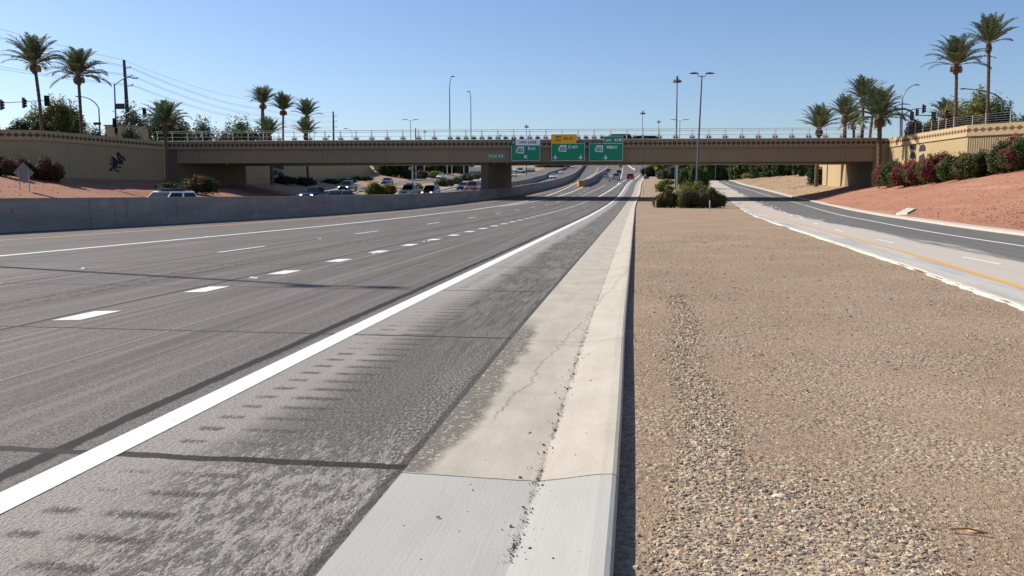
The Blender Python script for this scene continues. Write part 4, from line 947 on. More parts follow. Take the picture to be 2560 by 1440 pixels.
# right wall bougainvilleas
gr_='bougainvilleas below the right wall'
for k,(a,b,t,Y,dn,fr,fn,lf,lab) in enumerate(((2210,2262,404,104,5200,.2,450,'leaf_green','light green bush at the left end of the row below the right wall'),(2245,2300,402,99,5000,.95,3600,'leaf_dark','brightest magenta bougainvillea, second in the row below the right wall'),
   (2290,2345,397,96,5500,.6,2000,'leaf_green','green bougainvillea below the footprint reliefs'),(2325,2385,388,92.5,6000,.8,2600,'leaf_dark','magenta topped bougainvillea in the middle of the row below the right wall'),
   (2375,2440,382,88,6500,.7,2400,'leaf_green','bougainvillea at the corner where the ribbed wall begins'),(2420,2492,372,85,7500,.3,900,'leaf_dark','large dark green bush right of the wall corner'),
   (2495,2556,352,82,7500,.75,2600,'leaf_dark','magenta bougainvillea nearest the right edge of the picture'),(2535,2640,338,79,8000,.45,1600,'leaf_green','bougainvillea cut by the right edge of the picture'))):
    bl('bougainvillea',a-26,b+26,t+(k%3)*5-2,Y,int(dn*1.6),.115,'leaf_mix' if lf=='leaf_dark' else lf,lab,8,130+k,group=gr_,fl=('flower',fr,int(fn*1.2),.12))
# plants above the walls
gp='trees and bushes on top behind the left wall'
def top(name,px0,px1,pyt,Y,n,size,leaf,label,k,seed,cat='tree',group=gp,fl=None): return bl(name,px0,px1,pyt,Y,n,size,leaf,label,k,seed,cat,group,fl,base=plateau(Y)-.1)
top('shade_tree',80,216,251,117,17000,.14,'leaf_olive','big rounded olive tree behind the two tall palms at left',8,150)
top('shrub',27,76,299,108,4500,.12,'leaf_dark','clipped round dark bush on top of the left wall',3,151,'shrub')
top('shrub',-22,4,318,106,1500,.12,'leaf_dark','dark bush cut by the left edge on top of the wall',3,152,'shrub')
top('shrub',84,128,305,106,3500,.12,'leaf_dark','dark clipped bush in front of the big olive tree',3,153,'shrub')
top('shrub',218,262,318,121,1800,.12,'leaf_dark','low dark bush by the small building',3,154,'shrub')
top('shrub',302,352,318,126,2200,.12,'leaf_dark','low dark bush by the foot of the transmission pole',4,155,'shrub')
top('shade_tree',290,378,264,150,5500,.2,'leaf_grey','loose grey green tree behind the transmission pole',6,156)
top('shade_tree',348,478,262,155,8000,.2,'leaf_green','spreading green tree behind the short thick palm',7,157)
top('shade_tree',430,486,305,160,3500,.2,'leaf_dark','dark lower tree right of the short thick palm',4,158)
top('shade_tree',478,545,300,190,4000,.24,'leaf_grey','small grey green tree standing alone left of the middle of the railing',4,159)
top('shade_tree',546,674,296,185,7000,.24,'leaf_green','broad green tree left of the three centre palms',7,160)
top('shrub',548,574,322,160,1500,.16,'leaf_grey','grey bush behind the railing left of the broad green tree',2,161,'shrub')
gq='trees and bushes on top behind the right wall'
top('shade_tree',2362,2525,232,118,13000,.16,'leaf_olive','airy olive tree behind the tallest right palm',7,170,group=gq)
top('shrub',2462,2520,270,106,5200,.13,'leaf_dark','dark reddish bush under the curved lamp at right',5,171,'shrub',gq,('flower_dull',.8,500,.1))
top('shrub',2520,2600,288,108,3000,.13,'leaf_green','green bush at the right edge above the wall',4,172,'shrub',gq)
for k,(a,b,t,lab) in enumerate(((2262,2312,298,'leftmost dry purplish bush behind the right wall fence'),(2305,2352,290,'dry bush behind the fence under the signal heads'),(2345,2395,285,'dry bush with pinkish twigs behind the fence'),(2388,2440,282,'bush left of the utility cabinet behind the fence'),(2430,2470,284,'brown bush right of the utility cabinet behind the fence'))):
    top('shrub',a,b,t,112,3000,.13,'leaf_dry' if k%2==0 else 'leaf_olive',lab,5,175+k,'shrub',gq,('flower_dull',.5,300,.1))
# ------------------------------------------------------------------ date palms
def palm_crown(seed,L=3.3,nf=60,droop=1.0,up=.25):
    g=np.random.default_rng(seed); V=[];Fc=[];RV=MB()
    for k in range(nf):
        az=k*2.39996+g.uniform(-.2,.2); t0=(k+.5)/nf; el=R(88-84*t0**1.2*(1-up*.25)+g.uniform(-7,7)); ln=L*g.uniform(.85,1.1)*(1.0 if t0>.12 else .85)
        n=12; p=np.array([0,0,0.0]); e=el; pts=[p.copy()]; dh=np.array([math.cos(az),math.sin(az),0])
        for i in range(n):
            d=dh*math.cos(e)+np.array([0,0,math.sin(e)]); p=p+d*ln/n; pts.append(p.copy()); e-=R(5.2)*droop*(i/n+.05)*(1+.8*math.cos(el))
        side=np.array([-math.sin(az),math.cos(az),0]); pts=np.array(pts)
        if k%1==0: RV.tube([tuple(q) for q in pts[::3]],[.05,.035,.022,.014,.008][:len(pts[::3])],3,cap=False)
        m=34
        for i in range(m):
            s=.16+.84*(i+.5)/m; f=s*n; j=min(int(f),n-1); q=pts[j]+(pts[j+1]-pts[j])*(f-j); tdir=(pts[j+1]-pts[j]); tdir/=np.linalg.norm(tdir)
            upv=np.cross(side,tdir); upv*=np.sign(upv[2]) if upv[2]!=0 else 1
            ll=.66*(math.sin(math.pi*min(1,(s*.93+.10)))**.55)*L/3.3
            for sg in (-1,1):
                dd=side*sg*.78+tdir*.62+upv*.28+np.array([0,0,-.18])+g.normal(size=3)*.08; dd/=np.linalg.norm(dd)
                wv=np.cross(dd,upv); wv/=np.linalg.norm(wv)+1e-9; b=len(V); wd=.05
                V+= [q-wv*wd*.6,q+wv*wd*.6,q+dd*ll*.55+wv*wd,q+dd*ll+np.array([0,0,-.05])]; Fc.append((b,b+1,b+2,b+3))
    return np.array(V),np.array(Fc),RV
CR=[]
for sd,L,nf,dr,up in ((1,3.9,46,1.1,.3),(2,3.8,46,1.25,.1),(3,3.9,44,.9,1.0),(4,3.9,58,1.35,-.25)):
    V,Fc,RV=palm_crown(sd,L,nf,dr,up); a=np_mesh('crown',V,Fc,M['leaf_palm']); b=RV.build('frond_ribs',M['palmrib'] if 'palmrib' in M else M.setdefault('palmrib',simple('palm_rib',(.30,.29,.16),.6)),a,recalc=False); CR.append(a)
def bunch_mesh():
    g=np.random.default_rng(5); mb=MB()
    mb.tube([(0,0,0),(.25,0,.25),(.5,0,.1),(.62,0,-.25)],.03,4); 
    mb.loft([[( .62+r_*math.cos(t),r_*math.sin(t),z) for t in np.linspace(0,2*math.pi,8)[:-1]] for z,r_ in ((-.15,.08),(-.35,.2),(-.7,.27),(-1.0,.22),(-1.12,.08))])
    return mb
bm1=bunch_mesh().build('fruit_bunch',M['fruit'],CR[0]); bm2=bunch_mesh().build('fruit_bunch',M['bag'],CR[0])
used=[0]*4
def palm(loc,h,label,group,kind=0,scale=1.0,lean=0.0,r0=.24,fruit=4,rot=0.0,seed=0,boots=True,fallen=0):
    scale*=1.08; r0*=.84
    r=empty('date_palm',loc,label=label,cat='palm tree',group=group); g=random.Random(seed)
    mb=MB(); pts=[];rad=[];n=max(8,int(h/.28))
    for i in range(n+1):
        t=i/n; pts.append((lean*h*t*t,0,-.3+(h+.3)*t)); b=r0*(1.0-.12*t)*(1.15 if t<.05 else 1); rad.append(b*(1.07 if i%2 else .95))
    mb.tube(pts,rad,9); mb.build('trunk',M['palmbark'],r)
    tx=lean*h
    if boots:
        bb=MB(); bb.loft([[(tx+rr*math.cos(t)*(1+.12*((k+j)%2)),rr*math.sin(t)*(1+.12*((k+j)%2)),h+z) for k,t in enumerate(np.linspace(0,2*math.pi,11)[:-1])] for j,(z,rr) in enumerate(((-1.0*scale,r0*1.0),(-.85*scale,r0*1.55),(-.45*scale,r0*1.75),(-.1*scale,r0*1.5),(.25*scale,r0*.9)))]); bb.build('crown_base',M['palmbark'],r)
    src=CR[kind]; cme=src.data
    c=bpy.data.objects.new('crown',cme); C.objects.link(c); c.parent=r; c.location=(tx,0,h+.05); c.rotation_euler=(0,g.uniform(-.06,.06),rot); c.scale=(scale,)*3
    ribs=[x for x in src.children if x.name.startswith('frond_ribs')][0]; q=bpy.data.objects.new('frond_ribs',ribs.data); C.objects.link(q); q.parent=c
    for k in range(fruit):
        m_=(bm1 if (k+seed)%3 else bm2).data; f=bpy.data.objects.new('fruit_bunch',m_); C.objects.link(f); f.parent=r; f.location=(tx,0,h+.1); f.rotation_euler=(0,0,g.uniform(-.5,.5)+(math.pi if k%2 else 0)); f.scale=(scale*g.uniform(.6,.85),)*3
    return r
def palm_px(px,pyc,Y,label,group,base_px=None,**k):
    """crown centre at photo px,pyc; stands on the ground at distance Y"""
    c=P3(px,pyc+1250/Y,Y); b=at(px if base_px is None else base_px,Y); top_=k.pop('top',None)
    zb=b[2] if k.get('zb') is None else k['zb']; k.pop('zb',None)
    h=c.z-zb; return palm((b[0],b[1],zb),h,label,group,lean=(c.x-b[0])/h,**k)
gpl='tall date palms behind the left wall'
z1=plateau(105)
palm_px(86,150,104,'tallest left date palm with orange fruit, its trunk rising from the olive tree',gpl,base_px=107,kind=0,scale=.98,fruit=5,seed=1,zb=z1,rot=.4)
palm_px(196,180,112,'second tall left date palm with hanging fruit bags',gpl,base_px=206,kind=1,scale=1.04,fruit=6,seed=2,zb=z1,rot=1.9)
palm_px(413,303,112,'thick date palm standing in front of the left wall, its crown above the railing',gpl,base_px=418,kind=1,scale=.95,fruit=0,seed=3,rot=2.2,r0=.27)
gpc='date palms on the far side of the bridge left of centre'
z2=plateau(180)
palm_px(657,254,178,'leftmost of the three tall palms left of the bridge middle, with orange fruit',gpc,base_px=662,kind=2,scale=1.0,fruit=5,seed=4,zb=z2,rot=.1,r0=.3)
palm_px(708,270,178,'middle one of the three tall palms left of the bridge middle',gpc,base_px=709,kind=2,scale=.98,fruit=6,seed=5,zb=z2,rot=1.3,r0=.26)
palm_px(767,285,178,'rightmost of the three tall palms left of the bridge middle',gpc,base_px=769,kind=2,scale=.95,fruit=6,seed=6,zb=z2,rot=2.5,r0=.26)
palm_px(673,332,146,'short palm with its crown at railing height under the leftmost tall one',gpc,base_px=680,kind=2,scale=.85,fruit=0,seed=7,rot=.9,r0=.3)
palm_px(764,330,165,'short palm with its crown at railing height under the rightmost tall one',gpc,base_px=770,kind=2,scale=.85,fruit=0,seed=8,rot=3.1,r0=.3)
gpr='date palms near the right end of the bridge'
palm_px(2391,152,104,'right date palm with yellow fruit, left one of the tall pair',gpr,base_px=2386,kind=0,scale=.97,fruit=4,seed=9,zb=z1,rot=1.0)
palm_px(2472,100,106,'tallest right date palm without fruit, highest crown in the picture',gpr,base_px=2465,kind=2,scale=.92,fruit=0,seed=10,zb=z1,rot=2.2)
palm_px(2158,240,140,'tallest palm of the cluster behind the right end of the bridge',gpr,base_px=2154,kind=2,scale=.98,fruit=5,seed=11,zb=8,rot=.5,r0=.3)
palm_px(2184,262,145,'palm partly hidden behind the cluster tallest, right of it',gpr,base_px=2172,kind=2,scale=.9,fruit=4,seed=12,zb=8,rot=1.6,r0=.28)
palm_px(2112,284,138,'thick palm left in the cluster behind the right end of the bridge',gpr,base_px=2111,kind=2,scale=.92,fruit=3,seed=13,zb=8,rot=2.6,r0=.36)
palm_px(2134,304,150,'low palm in the middle of the cluster behind the right end of the bridge',gpr,kind=3,scale=.8,fruit=0,seed=14,zb=8,rot=.2,r0=.3)
palm_px(2048,315,143,'short spreading palm alone behind the railing near the right end',gpr,base_px=2040,kind=2,scale=1.05,fruit=0,seed=15,rot=1.1,r0=.4)
palm_px(2199,285,112,'big palm standing in front of the right abutment, trunk down to the red slope',gpr,base_px=2196,kind=3,scale=1.08,fruit=2,seed=16,rot=.8,r0=.36)
palm_px(2365,290,125,'small palm between the signal head and the left tall palm at right',gpr,kind=2,scale=.8,fruit=0,seed=17,zb=8,rot=.3,r0=.25)
for a in CR:
    for ch in list(a.children): bpy.data.objects.remove(ch)
    bpy.data.objects.remove(a)
# ------------------------------------------------------------------ lamp poles, signals, wires
def lens(mb,c,l,w,h,rz=0):
    mb.box(c,(l,w,h),rz); return mb
def twin_lamp(px_b,py_t,Y,label,group=None,px_t=None,span=1.3,r=.14,loc=None,ht=None,dark=True,tilt=True,rz=0):
    b=at(px_b,Y) if loc is None else loc; zt=P3(px_t or px_b,py_t,Y).z if ht is None else b[2]+ht; h=zt-b[2]
    lx=(P3(px_t,py_t,Y).x-b[0]) if px_t else 0
    r0=empty('lamp_pole',b,rz,label=label,cat='street lamp',group=group); mt=M['galvdk'] if dark else M['galv']
    MB().tube([(0,0,-.1),(lx*.5,0,h*.5),(lx,0,h-.25)],[r,r*.75,r*.5],10).build('pole',mt,r0,smooth=True)
    MB().box((0,0,.15),(r*3,r*3,.3)).build('base',M['concrete'],r0,bevel=.03)
    for s in (-1,1):
        MB().tube([(lx,0,h-.42),(lx+s*span*.22,0,h-.40),(lx+s*span*.30,0,h-.30),(lx+s*span*.33,0,h-.05)],.045,6).build('arm',mt,r0)
        mb=MB(); a=lx+s*span*.30; e=lx+s*span*1.0
        mb.loft([[(a,-.12,h-.07),(a,.12,h-.07),(a,.10,h+.05),(a,-.10,h+.05)],[((a+e)/2,-.2,h-.08),((a+e)/2,.2,h-.08),((a+e)/2,.16,h+.09),((a+e)/2,-.16,h+.09)],[(e,-.13,h-.05),(e,.13,h-.05),(e,.1,h+.03),(e,-.1,h+.03)]])
        lm=mb.build('lamp_head',mt,r0,bevel=.01); MB().box(((a+e)/2,0,h-.09),(abs(e-a)*.6,.28,.02)).build('lens',M['glass'],lm)
        MB().tube([((a+e)/2-s*.05,0,h+.08),((a+e)/2-s*.05,0,h+.2)],.05,6).build('photocell',mt,lm)
    return r0
twin_lamp(1739,183,105,'tall dark twin headed lamp pole rising from the island shrubs before the bridge',px_t=1755,span=1.5,r=.15)
gm='far lamp poles beyond the bridge'
twin_lamp(1028,299,300,'twin headed lamp pole above the railing left of the middle',gm,span=2.9,r=.16)
twin_lamp(1697,299,300,'smaller twin headed lamp pole directly right of the high mast',gm,px_t=1700,span=3.3,r=.16)
twin_lamp(0,0,0,'twin headed lamp pole on the median wall left of the picture, only its shadow seen',loc=(-24.65,25.2,1.38),ht=16.2,span=1.05,r=.15,rz=R(-8))
def mast(px_b,px_t,py_t,Y,label,hw=1.4,r=.2,dark=True):
    b=at(px_b,Y); t=P3(px_t,py_t,Y); h=t.z-b[2]; lx=t.x-b[0]; mt=M['galvdk'] if dark else M['galv']
    r0=empty('high_mast_light',b,label=label,cat='lamp mast',group=gm)
    MB().tube([(0,0,-.1),(lx*.5,0,h*.5),(lx,0,h)],[r,r*.72,r*.45],9).build('pole',mt,r0,smooth=True)
    ring=MB(); ring.tube([(lx+hw*.45*math.cos(a),hw*.45*math.sin(a),h-.3) for a in np.linspace(0,2*math.pi,11)],.05,5); ring.tube([(lx,0,h-.3),(lx,0,h+.55)],.22,6); ring.build('ring',mt,r0)
    for k in range(6):
        a=k*math.pi/3; c=(lx+hw*math.cos(a)*.8,hw*math.sin(a)*.8,h-.35); mb=MB(); mb.tube([(lx+.2*math.cos(a),.2*math.sin(a),h-.2),c],.04,4); mb.tube([(c[0],c[1],c[2]-.25),(c[0],c[1],c[2]+.1),(c[0],c[1],c[2]+.25)],[.32,.25,.1],7); mb.build('lamp_head',mt,r0)
mast(1689,1693,198,165,'tallest high mast light with a cluster head, left of the twin headed pole',hw=.68)
mast(1605,1607,281,300,'high mast light second in height, left of the tallest mast',hw=.78,r=.17)
mast(1645,1647,303,390,'small high mast light between two taller masts',hw=.8)
mast(1316,1316,315,330,'high mast light above the railing just left of the amber tab',hw=.75,r=.17)
mast(1251,1251,338,480,'tiny high mast light seen through the railing above the street name sign',hw=.8)
mast(1062,1062,328,420,'tiny high mast light seen over the railing right of a dark wooden pole',hw=.8)
mast(822,822,340,480,'tiny high mast light seen through the railing beside the dark wire pole',hw=.8)
def davit(px_b,px_k,py_k,px_t,py_t,Y,label,cat='street lamp',r=.1,base=None,dark=True,bend=.5,group=None,bright=False):
    """pole up to the knee, arm curving up and out to the lamp"""
    b=at(px_b,Y); b=(b[0],b[1],base if base is not None else b[2]); k=P3(px_k,py_k,Y)-Vector(b); t=P3(px_t,py_t,Y)-Vector(b); mt=M['galvdk'] if dark else M['galv']
    r0=empty('street_lamp',b,label=label,cat=cat,group=group)
    MB().tube([(0,0,-.1),(k.x*.5,0,k.z*.5),(k.x,0,k.z)],[r,r*.85,r*.65],9).build('pole',mt,r0,smooth=True)
    pts=[]
    for i in range(9):
        u=i/8; c=Vector((k.x+(t.x-k.x)*bend*.45,0,k.z+(t.z-k.z)*.85)); p=(1-u)**2*k+2*u*(1-u)*c+u*u*t; pts.append((p.x,0,p.z))
    MB().tube(pts,[r*.6]*5+[r*.45]*4,6).build('arm',mt,r0)
    s=1 if t.x>k.x else -1; hd=MB(); hd.loft([[(t.x-s*.15,-.1,t.z-.05),(t.x-s*.15,.1,t.z-.05),(t.x-s*.15,.08,t.z+.07),(t.x-s*.15,-.08,t.z+.07)],[(t.x+s*.3,-.17,t.z-.09),(t.x+s*.3,.17,t.z-.09),(t.x+s*.3,.12,t.z+.08),(t.x+s*.3,-.12,t.z+.08)],[(t.x+s*.65,-.08,t.z-.06),(t.x+s*.65,.08,t.z-.06),(t.x+s*.65,.06,t.z),(t.x+s*.65,-.06,t.z)]])
    hd.build('lamp_head',M['galv'] if bright else mt,r0,bevel=.01); return r0
p8=8.0
davit(1125.5,1124,220,1129,191,165,'taller slim lamp pole with short right hand lamp, above the left middle of the railing',base=p8,r=.12,group='slim lamp poles beyond the bridge')
davit(1178,1177,256,1174,229,190,'shorter slim lamp pole with short left hand lamp, right of the taller one',base=p8,r=.12,group='slim lamp poles beyond the bridge')
davit(881,880,332,866,321,200,'low curved street lamp seen over the railing right of the dark wire pole',base=p8,r=.07)
davit(787,785,306,776,291,185,'slim curved lamp right of the three centre palms',base=p8,r=.06)
davit(252,247,271,200,241,122,'curved grey street lamp by the small building at left, arm to the left',base=p8,r=.12)
davit(2254,2256,248,2288,212,118,'dark curved street lamp behind the right abutment palm, arm to the right',base=p8,r=.11,bright=True)
davit(2363,2361,275,2336,264,140,'small curved street lamp behind the signals at right, arm to the left',base=p8,r=.07)
davit(2503,2505,249,2412,222,110,'curved lamp arm crossing the tallest right palm, pole by the reddish bush',base=p8,r=.13)
# pole with lamp arm, street name blade, mast arm and signal
M['siglens']=simple('signal_lens',(.05,.02,.02),.4); M['sigred']=simple('signal_red_lens',(.35,.02,.02),.4)
def signal(parent,x,y,z,s=1.0,face=0,red=False,name='signal_head',plate=True,side=False):
    """three light signal; face 0: seen from behind/front straight, side: visors in profile"""
    q=empty(name,(x,y,z)); q.parent=parent
    if face: q.rotation_euler=(0,0,face)
    mb=MB().box((0,0,0),(.36*s,.22*s,1.08*s)); mb.build('housing',M['black'],q,bevel=.02)
    if plate: MB().box((0,.02,0),(.62*s,.03,1.34*s)).build('backplate',M['black'],q)
    for k in (-1,0,1):
        v=MB(); v.tube([(0,-.10*s,k*.34*s),(0,-.36*s,k*.34*s-.03)],[.15*s,.15*s],8,cap=False); v.build('visor',M['black'],q)
        MB().tube([(0,-.112*s,k*.34*s),(0,-.125*s,k*.34*s)],.13*s,8).build('light',M['sigred'] if (red and k==1) else M['siglens'],q)
    return q
def mastarm(px_b,base_py,px_top,py_top,Y,arm,label,sigs,name='traffic_signal',lamp=None,blade=None,post_sigs=(),base=p8,r=.13,dark=True):
    b=at(px_b,Y); b=(b[0],b[1],base); mt=M['galvdk'] if dark else M['galv']; V0=Vector(b)
    r0=empty(name,b,label=label,cat='traffic light'); t=P3(px_top,py_top,Y)-V0
    MB().tube([(0,0,-.1),(t.x*.5,0,t.z*.5),(t.x,0,t.z)],[r,r*.85,r*.7],9).build('pole',mt,r0,smooth=True)
    pts=[P3(x,y,Y)-V0 for x,y in arm]; MB().tube([(p.x,p.y,p.z) for p in pts],[r*.62-(r*.3)*i/len(pts) for i in range(len(pts))],7).build('mast_arm',mt,r0)
    for (x,y,kw) in sigs:
        p=P3(x,y,Y-.2)-V0; signal(r0,p.x,p.y,p.z,**kw)
    if lamp:
        pts=[P3(x,y,Y)-V0 for x,y in lamp]; MB().tube([(p.x,p.y,p.z) for p in pts],[.07]*(len(pts)-1)+[.05],6).build('lamp_arm',mt,r0)
        e=pts[-1]; MB().box((e.x+.3,e.y,e.z-.02),(.8,.3,.14)).build('lamp_head',mt,r0,bevel=.03)
    if blade:
        (x0,y0,x1,y1)=blade; a=P3(x0,y0,Y)-V0; c=P3(x1,y1,Y)-V0; w_,h_=abs(c.x-a.x),abs(a.z-c.z)
        MB().box(((a.x+c.x)/2,-.1,(a.z+c.z)/2),(w_,.04,h_)).build('street_sign',M['sgrey2'],r0,bevel=.01)
    return r0
M['sgrey2']=simple('dull_sign_back',(.07,.065,.075),.6,.2,.3,.1,2)
mastarm(-46,300,-46,240,112,[(-46,259),(0,257),(60,254),(117,250.5)],'long horizontal signal arm with three black signal heads entering from the left edge',[(3,262,dict(face=R(150))),(59,257,dict(face=R(150))),(117,252,dict(face=R(20)))],base=p8,dark=False)
mastarm(292,320,286,210,122,[(292,294),(305,290),(325,281),(345,275),(357,272)],'signal pole with street name blade, high lamp and curved arm reaching the thick palm',[(361,281,dict(face=R(60),s=.9)),(286,307,dict(face=R(70),s=.95)),(290,326,dict(face=R(70),s=.7))],lamp=[(287,212),(300,202),(313,194),(325,193),(332,195)],blade=(289,259,313,273),base=p8,dark=True)
mastarm(2251,300,2251,292,119,[(2250,302),(2256,292),(2266,282),(2280,274),(2296,271),(2304,271)],'signal on a short arching arm with two heads, right of the abutment palm',[(2308,272,dict(face=R(80),s=.95)),(2291,281,dict(face=R(70),s=.85)),(2280,290,dict(face=R(0),s=.85))],base=p8)
mastarm(2425,300,2425,285,112,[(2425,292),(2370,291),(2330,289.5),(2288,288)],'signal with a long straight horizontal arm and two red lensed heads behind the right wall',[(2334,291,dict(s=.9,red=True)),(2366,284,dict(s=.8,face=R(60)))],base=p8)
# transmission poles and wires
def wirepole(px_b,base_y,px_t,py_t,Y,arms,label,r=.25,base=p8):
    b=at(px_b,Y); b=(b[0],b[1],base); V0=Vector(b); t=P3(px_t,py_t,Y)-V0
    r0=empty('utility_pole',b,label=label,cat='utility pole')
    MB().tube([(0,0,-.2),(t.x,0,t.z)],[r,r*.55],9).build('pole',M['woodpole'],r0,smooth=True)
    out=[]
    for (x0,y0,x1,y1) in arms:
        a=P3(x0,y0,Y)-V0; c=P3(x1,y1,Y)-V0; mb=MB().tube([(a.x,0,a.z),(c.x,0,c.z)],.06,5); mb.tube([(c.x,0,c.z-.1),(c.x,0,c.z+.25)],.07,5); mb.build('insulator_arm',M['woodpole'],r0); out.append(V0+c)
    return r0
wirepole(325,325,310,150,150,[(311,171,326,169),(314,193,330,190),(319,216,332,213)],'tall dark transmission pole with three insulator arms at left',r=.42)
wirepole(835,350,833,279,330,[(834,291,841,290),(835,304,842,303),(836,318,843,317)],'dark wire pole with three short arms left of the bridge middle',r=.5)
wirepole(1040,350,1039,320,420,[],'short dark pole top beside the twin headed lamp over the railing',r=.45)
wirepole(655,330,654,262,250,[(654,271,660,270),(655,288,661,287)],'dark wire pole just left of the leftmost centre palm trunk',r=.35)
M['wire']=simple('wire_metal',(.22,.24,.28),.6,.3)
def wire(pts,label,r=.022):
    """pts: photo x, y and distance of each point; a thin cable"""
    P=[P3(*p) for p in pts]; c=Curve2(P); mb=MB(); mb.tube(c,r,4); o=mb.build('power_line',M['wire'],recalc=False); return tag(o,label,'cable','power lines across the left sky')
def Curve2(P):
    out=[]
    for a,b in zip(P[:-1],P[1:]):
        n=10; L=(b-a).length
        for i in range(n): u=i/n; p=a.lerp(b,u); p.z-=4*u*(1-u)*L*.012; out.append(tuple(p))
    out.append(tuple(P[-1])); return out
Wn=['topmost power line, passing above the left palms to the transmission pole top','upper power line of the top arm pair','lower power line of the top arm pair','upper power line of the middle arm pair','lower power line of the middle arm pair','upper power line of the bottom arm pair','lower power line of the bottom arm pair']
for (y0,(x1,y1),(x2,y2),(x3,y3),lb) in ((62,(310,150),(640,250),(834,281),Wn[0]),(84,(326,167),(648,270),(841,288),Wn[1]),(88,(326,170),(648,273),(841,292),Wn[2]),(126,(330,188),(652,286),(842,301),Wn[3]),(131,(330,191),(652,290),(842,305),Wn[4]),(163,(332,212),(660,300),(843,315),Wn[5]),(170,(332,215),(660,304),(843,319),Wn[6])):
    wire([(0-60,y0-8,130),(x1,y1,150),(x2,y2,245),(x3,y3,330)],lb)
# small building by the left intersection
bd=empty('building',at(288,135),label='small flat tan building behind the signal pole at left',cat='building'); a=P3(262,313,135); c=P3(330,326,135)
bd.location=((a.x+c.x)/2,135,p8-.1); w_=c.x-a.x; hh=a.z-p8
MB().box((0,3,hh/2),(w_,6,hh)).build('wall',M['wallplain'] if 'wallplain' in M else M.setdefault('wallplain',simple('plain_tan_stucco',(.40,.32,.21),.9,0,.2,.1,1)),bd,bevel=.02)
MB().box((0,3,hh+.08),(w_+.3,6.3,.16)).build('roof',M['girder'],bd); MB().box((w_*.2,-.03,hh*.45),(.9,.06,hh*.5)).build('window',M['glass'],bd)
b_=at(240,121); sgb=empty('sign_board',(b_[0],b_[1],p8),label='dark blue grey sign board on the curved street lamp by the small building',cat='sign'); q=P3(243,309,121)
MB().box((q.x-b_[0],0,q.z-p8),(1.05,.05,.35)).build('panel',M['sgrey2'],sgb); MB().tube([(q.x-b_[0]+.2,.05,0),(q.x-b_[0]+.2,.05,q.z-p8)],.035,6).build('post',M['galv'],sgb)
# diamond sign seen from behind on the left slope
b_=at(62,84); ds=empty('warning_sign',(b_[0],b_[1],b_[2]),label='blank grey back of a diamond shaped sign on the left red slope',cat='road sign')
cz=P3(62,432,84).z-b_[2]; hw=1.02
MB().prism([(0,cz-hw*1.02),(hw,cz),(0,cz+hw*1.02),(-hw,cz)],-.02,.02).build('panel',M['signback'] if 'signback' in M else M.setdefault('signback',simple('aluminium_sign_back',(.20,.20,.205),.5,.3)),ds,bevel=.01)
for x in (-.42,.5): MB().box((x,-.06,(cz+.3)/2-.2),(.07,.06,cz+.7)).build('post',M['galv'],ds)
# poles under the span and orange signs
def post(px,py_t,py_b,Y,label,r=.07,name='lamp_pole',box=False,cat='pole',mat='galv'):
    b=at(px,Y); t=P3(px,py_t,Y).z-b[2]; r0=empty(name,b,label=label,cat=cat); MB().tube([(0,0,-.2),(0,0,t)],r,8).build('pole',M[mat],r0,smooth=True)
    MB().tube([(0,0,-.1),(0,0,.25)],r*2.0,8).build('base',M['concrete'],r0)
    if box: z=P3(px,421,Y).z-b[2]; MB().box((-.45,0,z),(.45,.12,.5)).build('sign_plate',M['galv'],r0,bevel=.02)
post(1032,400,470,152,'light grey pole with a small box seen under the left span','.1' and .13,box=True)
for k,(px,Y,lb) in enumerate(((1040,230,'thin pale pole right of the grey pole with the box'),(1061,260,'thin pale pole above the reddish shrubs'),(1118,300,'thin pale pole, left one of the pair above the white car'),(1130,300,'thin pale pole, right one of the pair above the white car'),(1160,300,'thin pale pole left of the far overpass'),(1173,300,'dark sign post at the end of the far overpass'))):
    post(px,395,450,Y,lb,.14,'post')
post(1692,400,475,150,'slim pale pole beside the tiny olive shrub beyond the bridge',.11)
post(1788,405,448,230,'thin pole beyond the bridge right of the second orange sign',.09,'post')
def orange(px,py,Y,s,label):
    b=at(px,Y); z=P3(px,py,Y).z-b[2]; r0=empty('warning_sign',b,label=label,cat='road sign'); MB().prism([(0,z-s),(s,z),(0,z+s),(-s,z)],-.02,.02).build('panel',M['sorange'],r0)
    MB().tube([(0,.05,-.1),(0,.05,z)],.05,5).build('post',M['galv'],r0); MB().box((0,-.03,z+.05),(s*.6,.02,s*.15)).build('symbol',M['sblack'],r0); MB().box((0,-.03,z-.2*s),(s*.5,.02,s*.15)).build('symbol',M['sblack'],r0)
orange(1639,420,280,.75,'orange diamond warning sign left of the large rounded tree'); orange(1775,441,235,.72,'orange diamond warning sign right of the large rounded tree')
# marker stakes in the gravel
for px,pyb,pyt,lb in ((1774,527,499,'pale thin marker stake in front of the right island shrub'),(1639,522,500,'pale thin marker stake in front of the left island shrub'),(1609,485,467,'thin stake beside the kerb beyond the bridge shadow')):
    X,Y=G(px,pyb); h=(P3(px,pyt,Y).z-float(prof(Y))); r0=empty('marker_stake',(X,Y,float(prof(Y))-.05),label=lb,cat='marker post'); MB().box((0,0,h/2),(.10,.03,h)).build('stake',M['stake'],r0); MB().box((0,-.02,h*.82),(.08,.012,.16)).build('reflector',M['swhite'],r0)
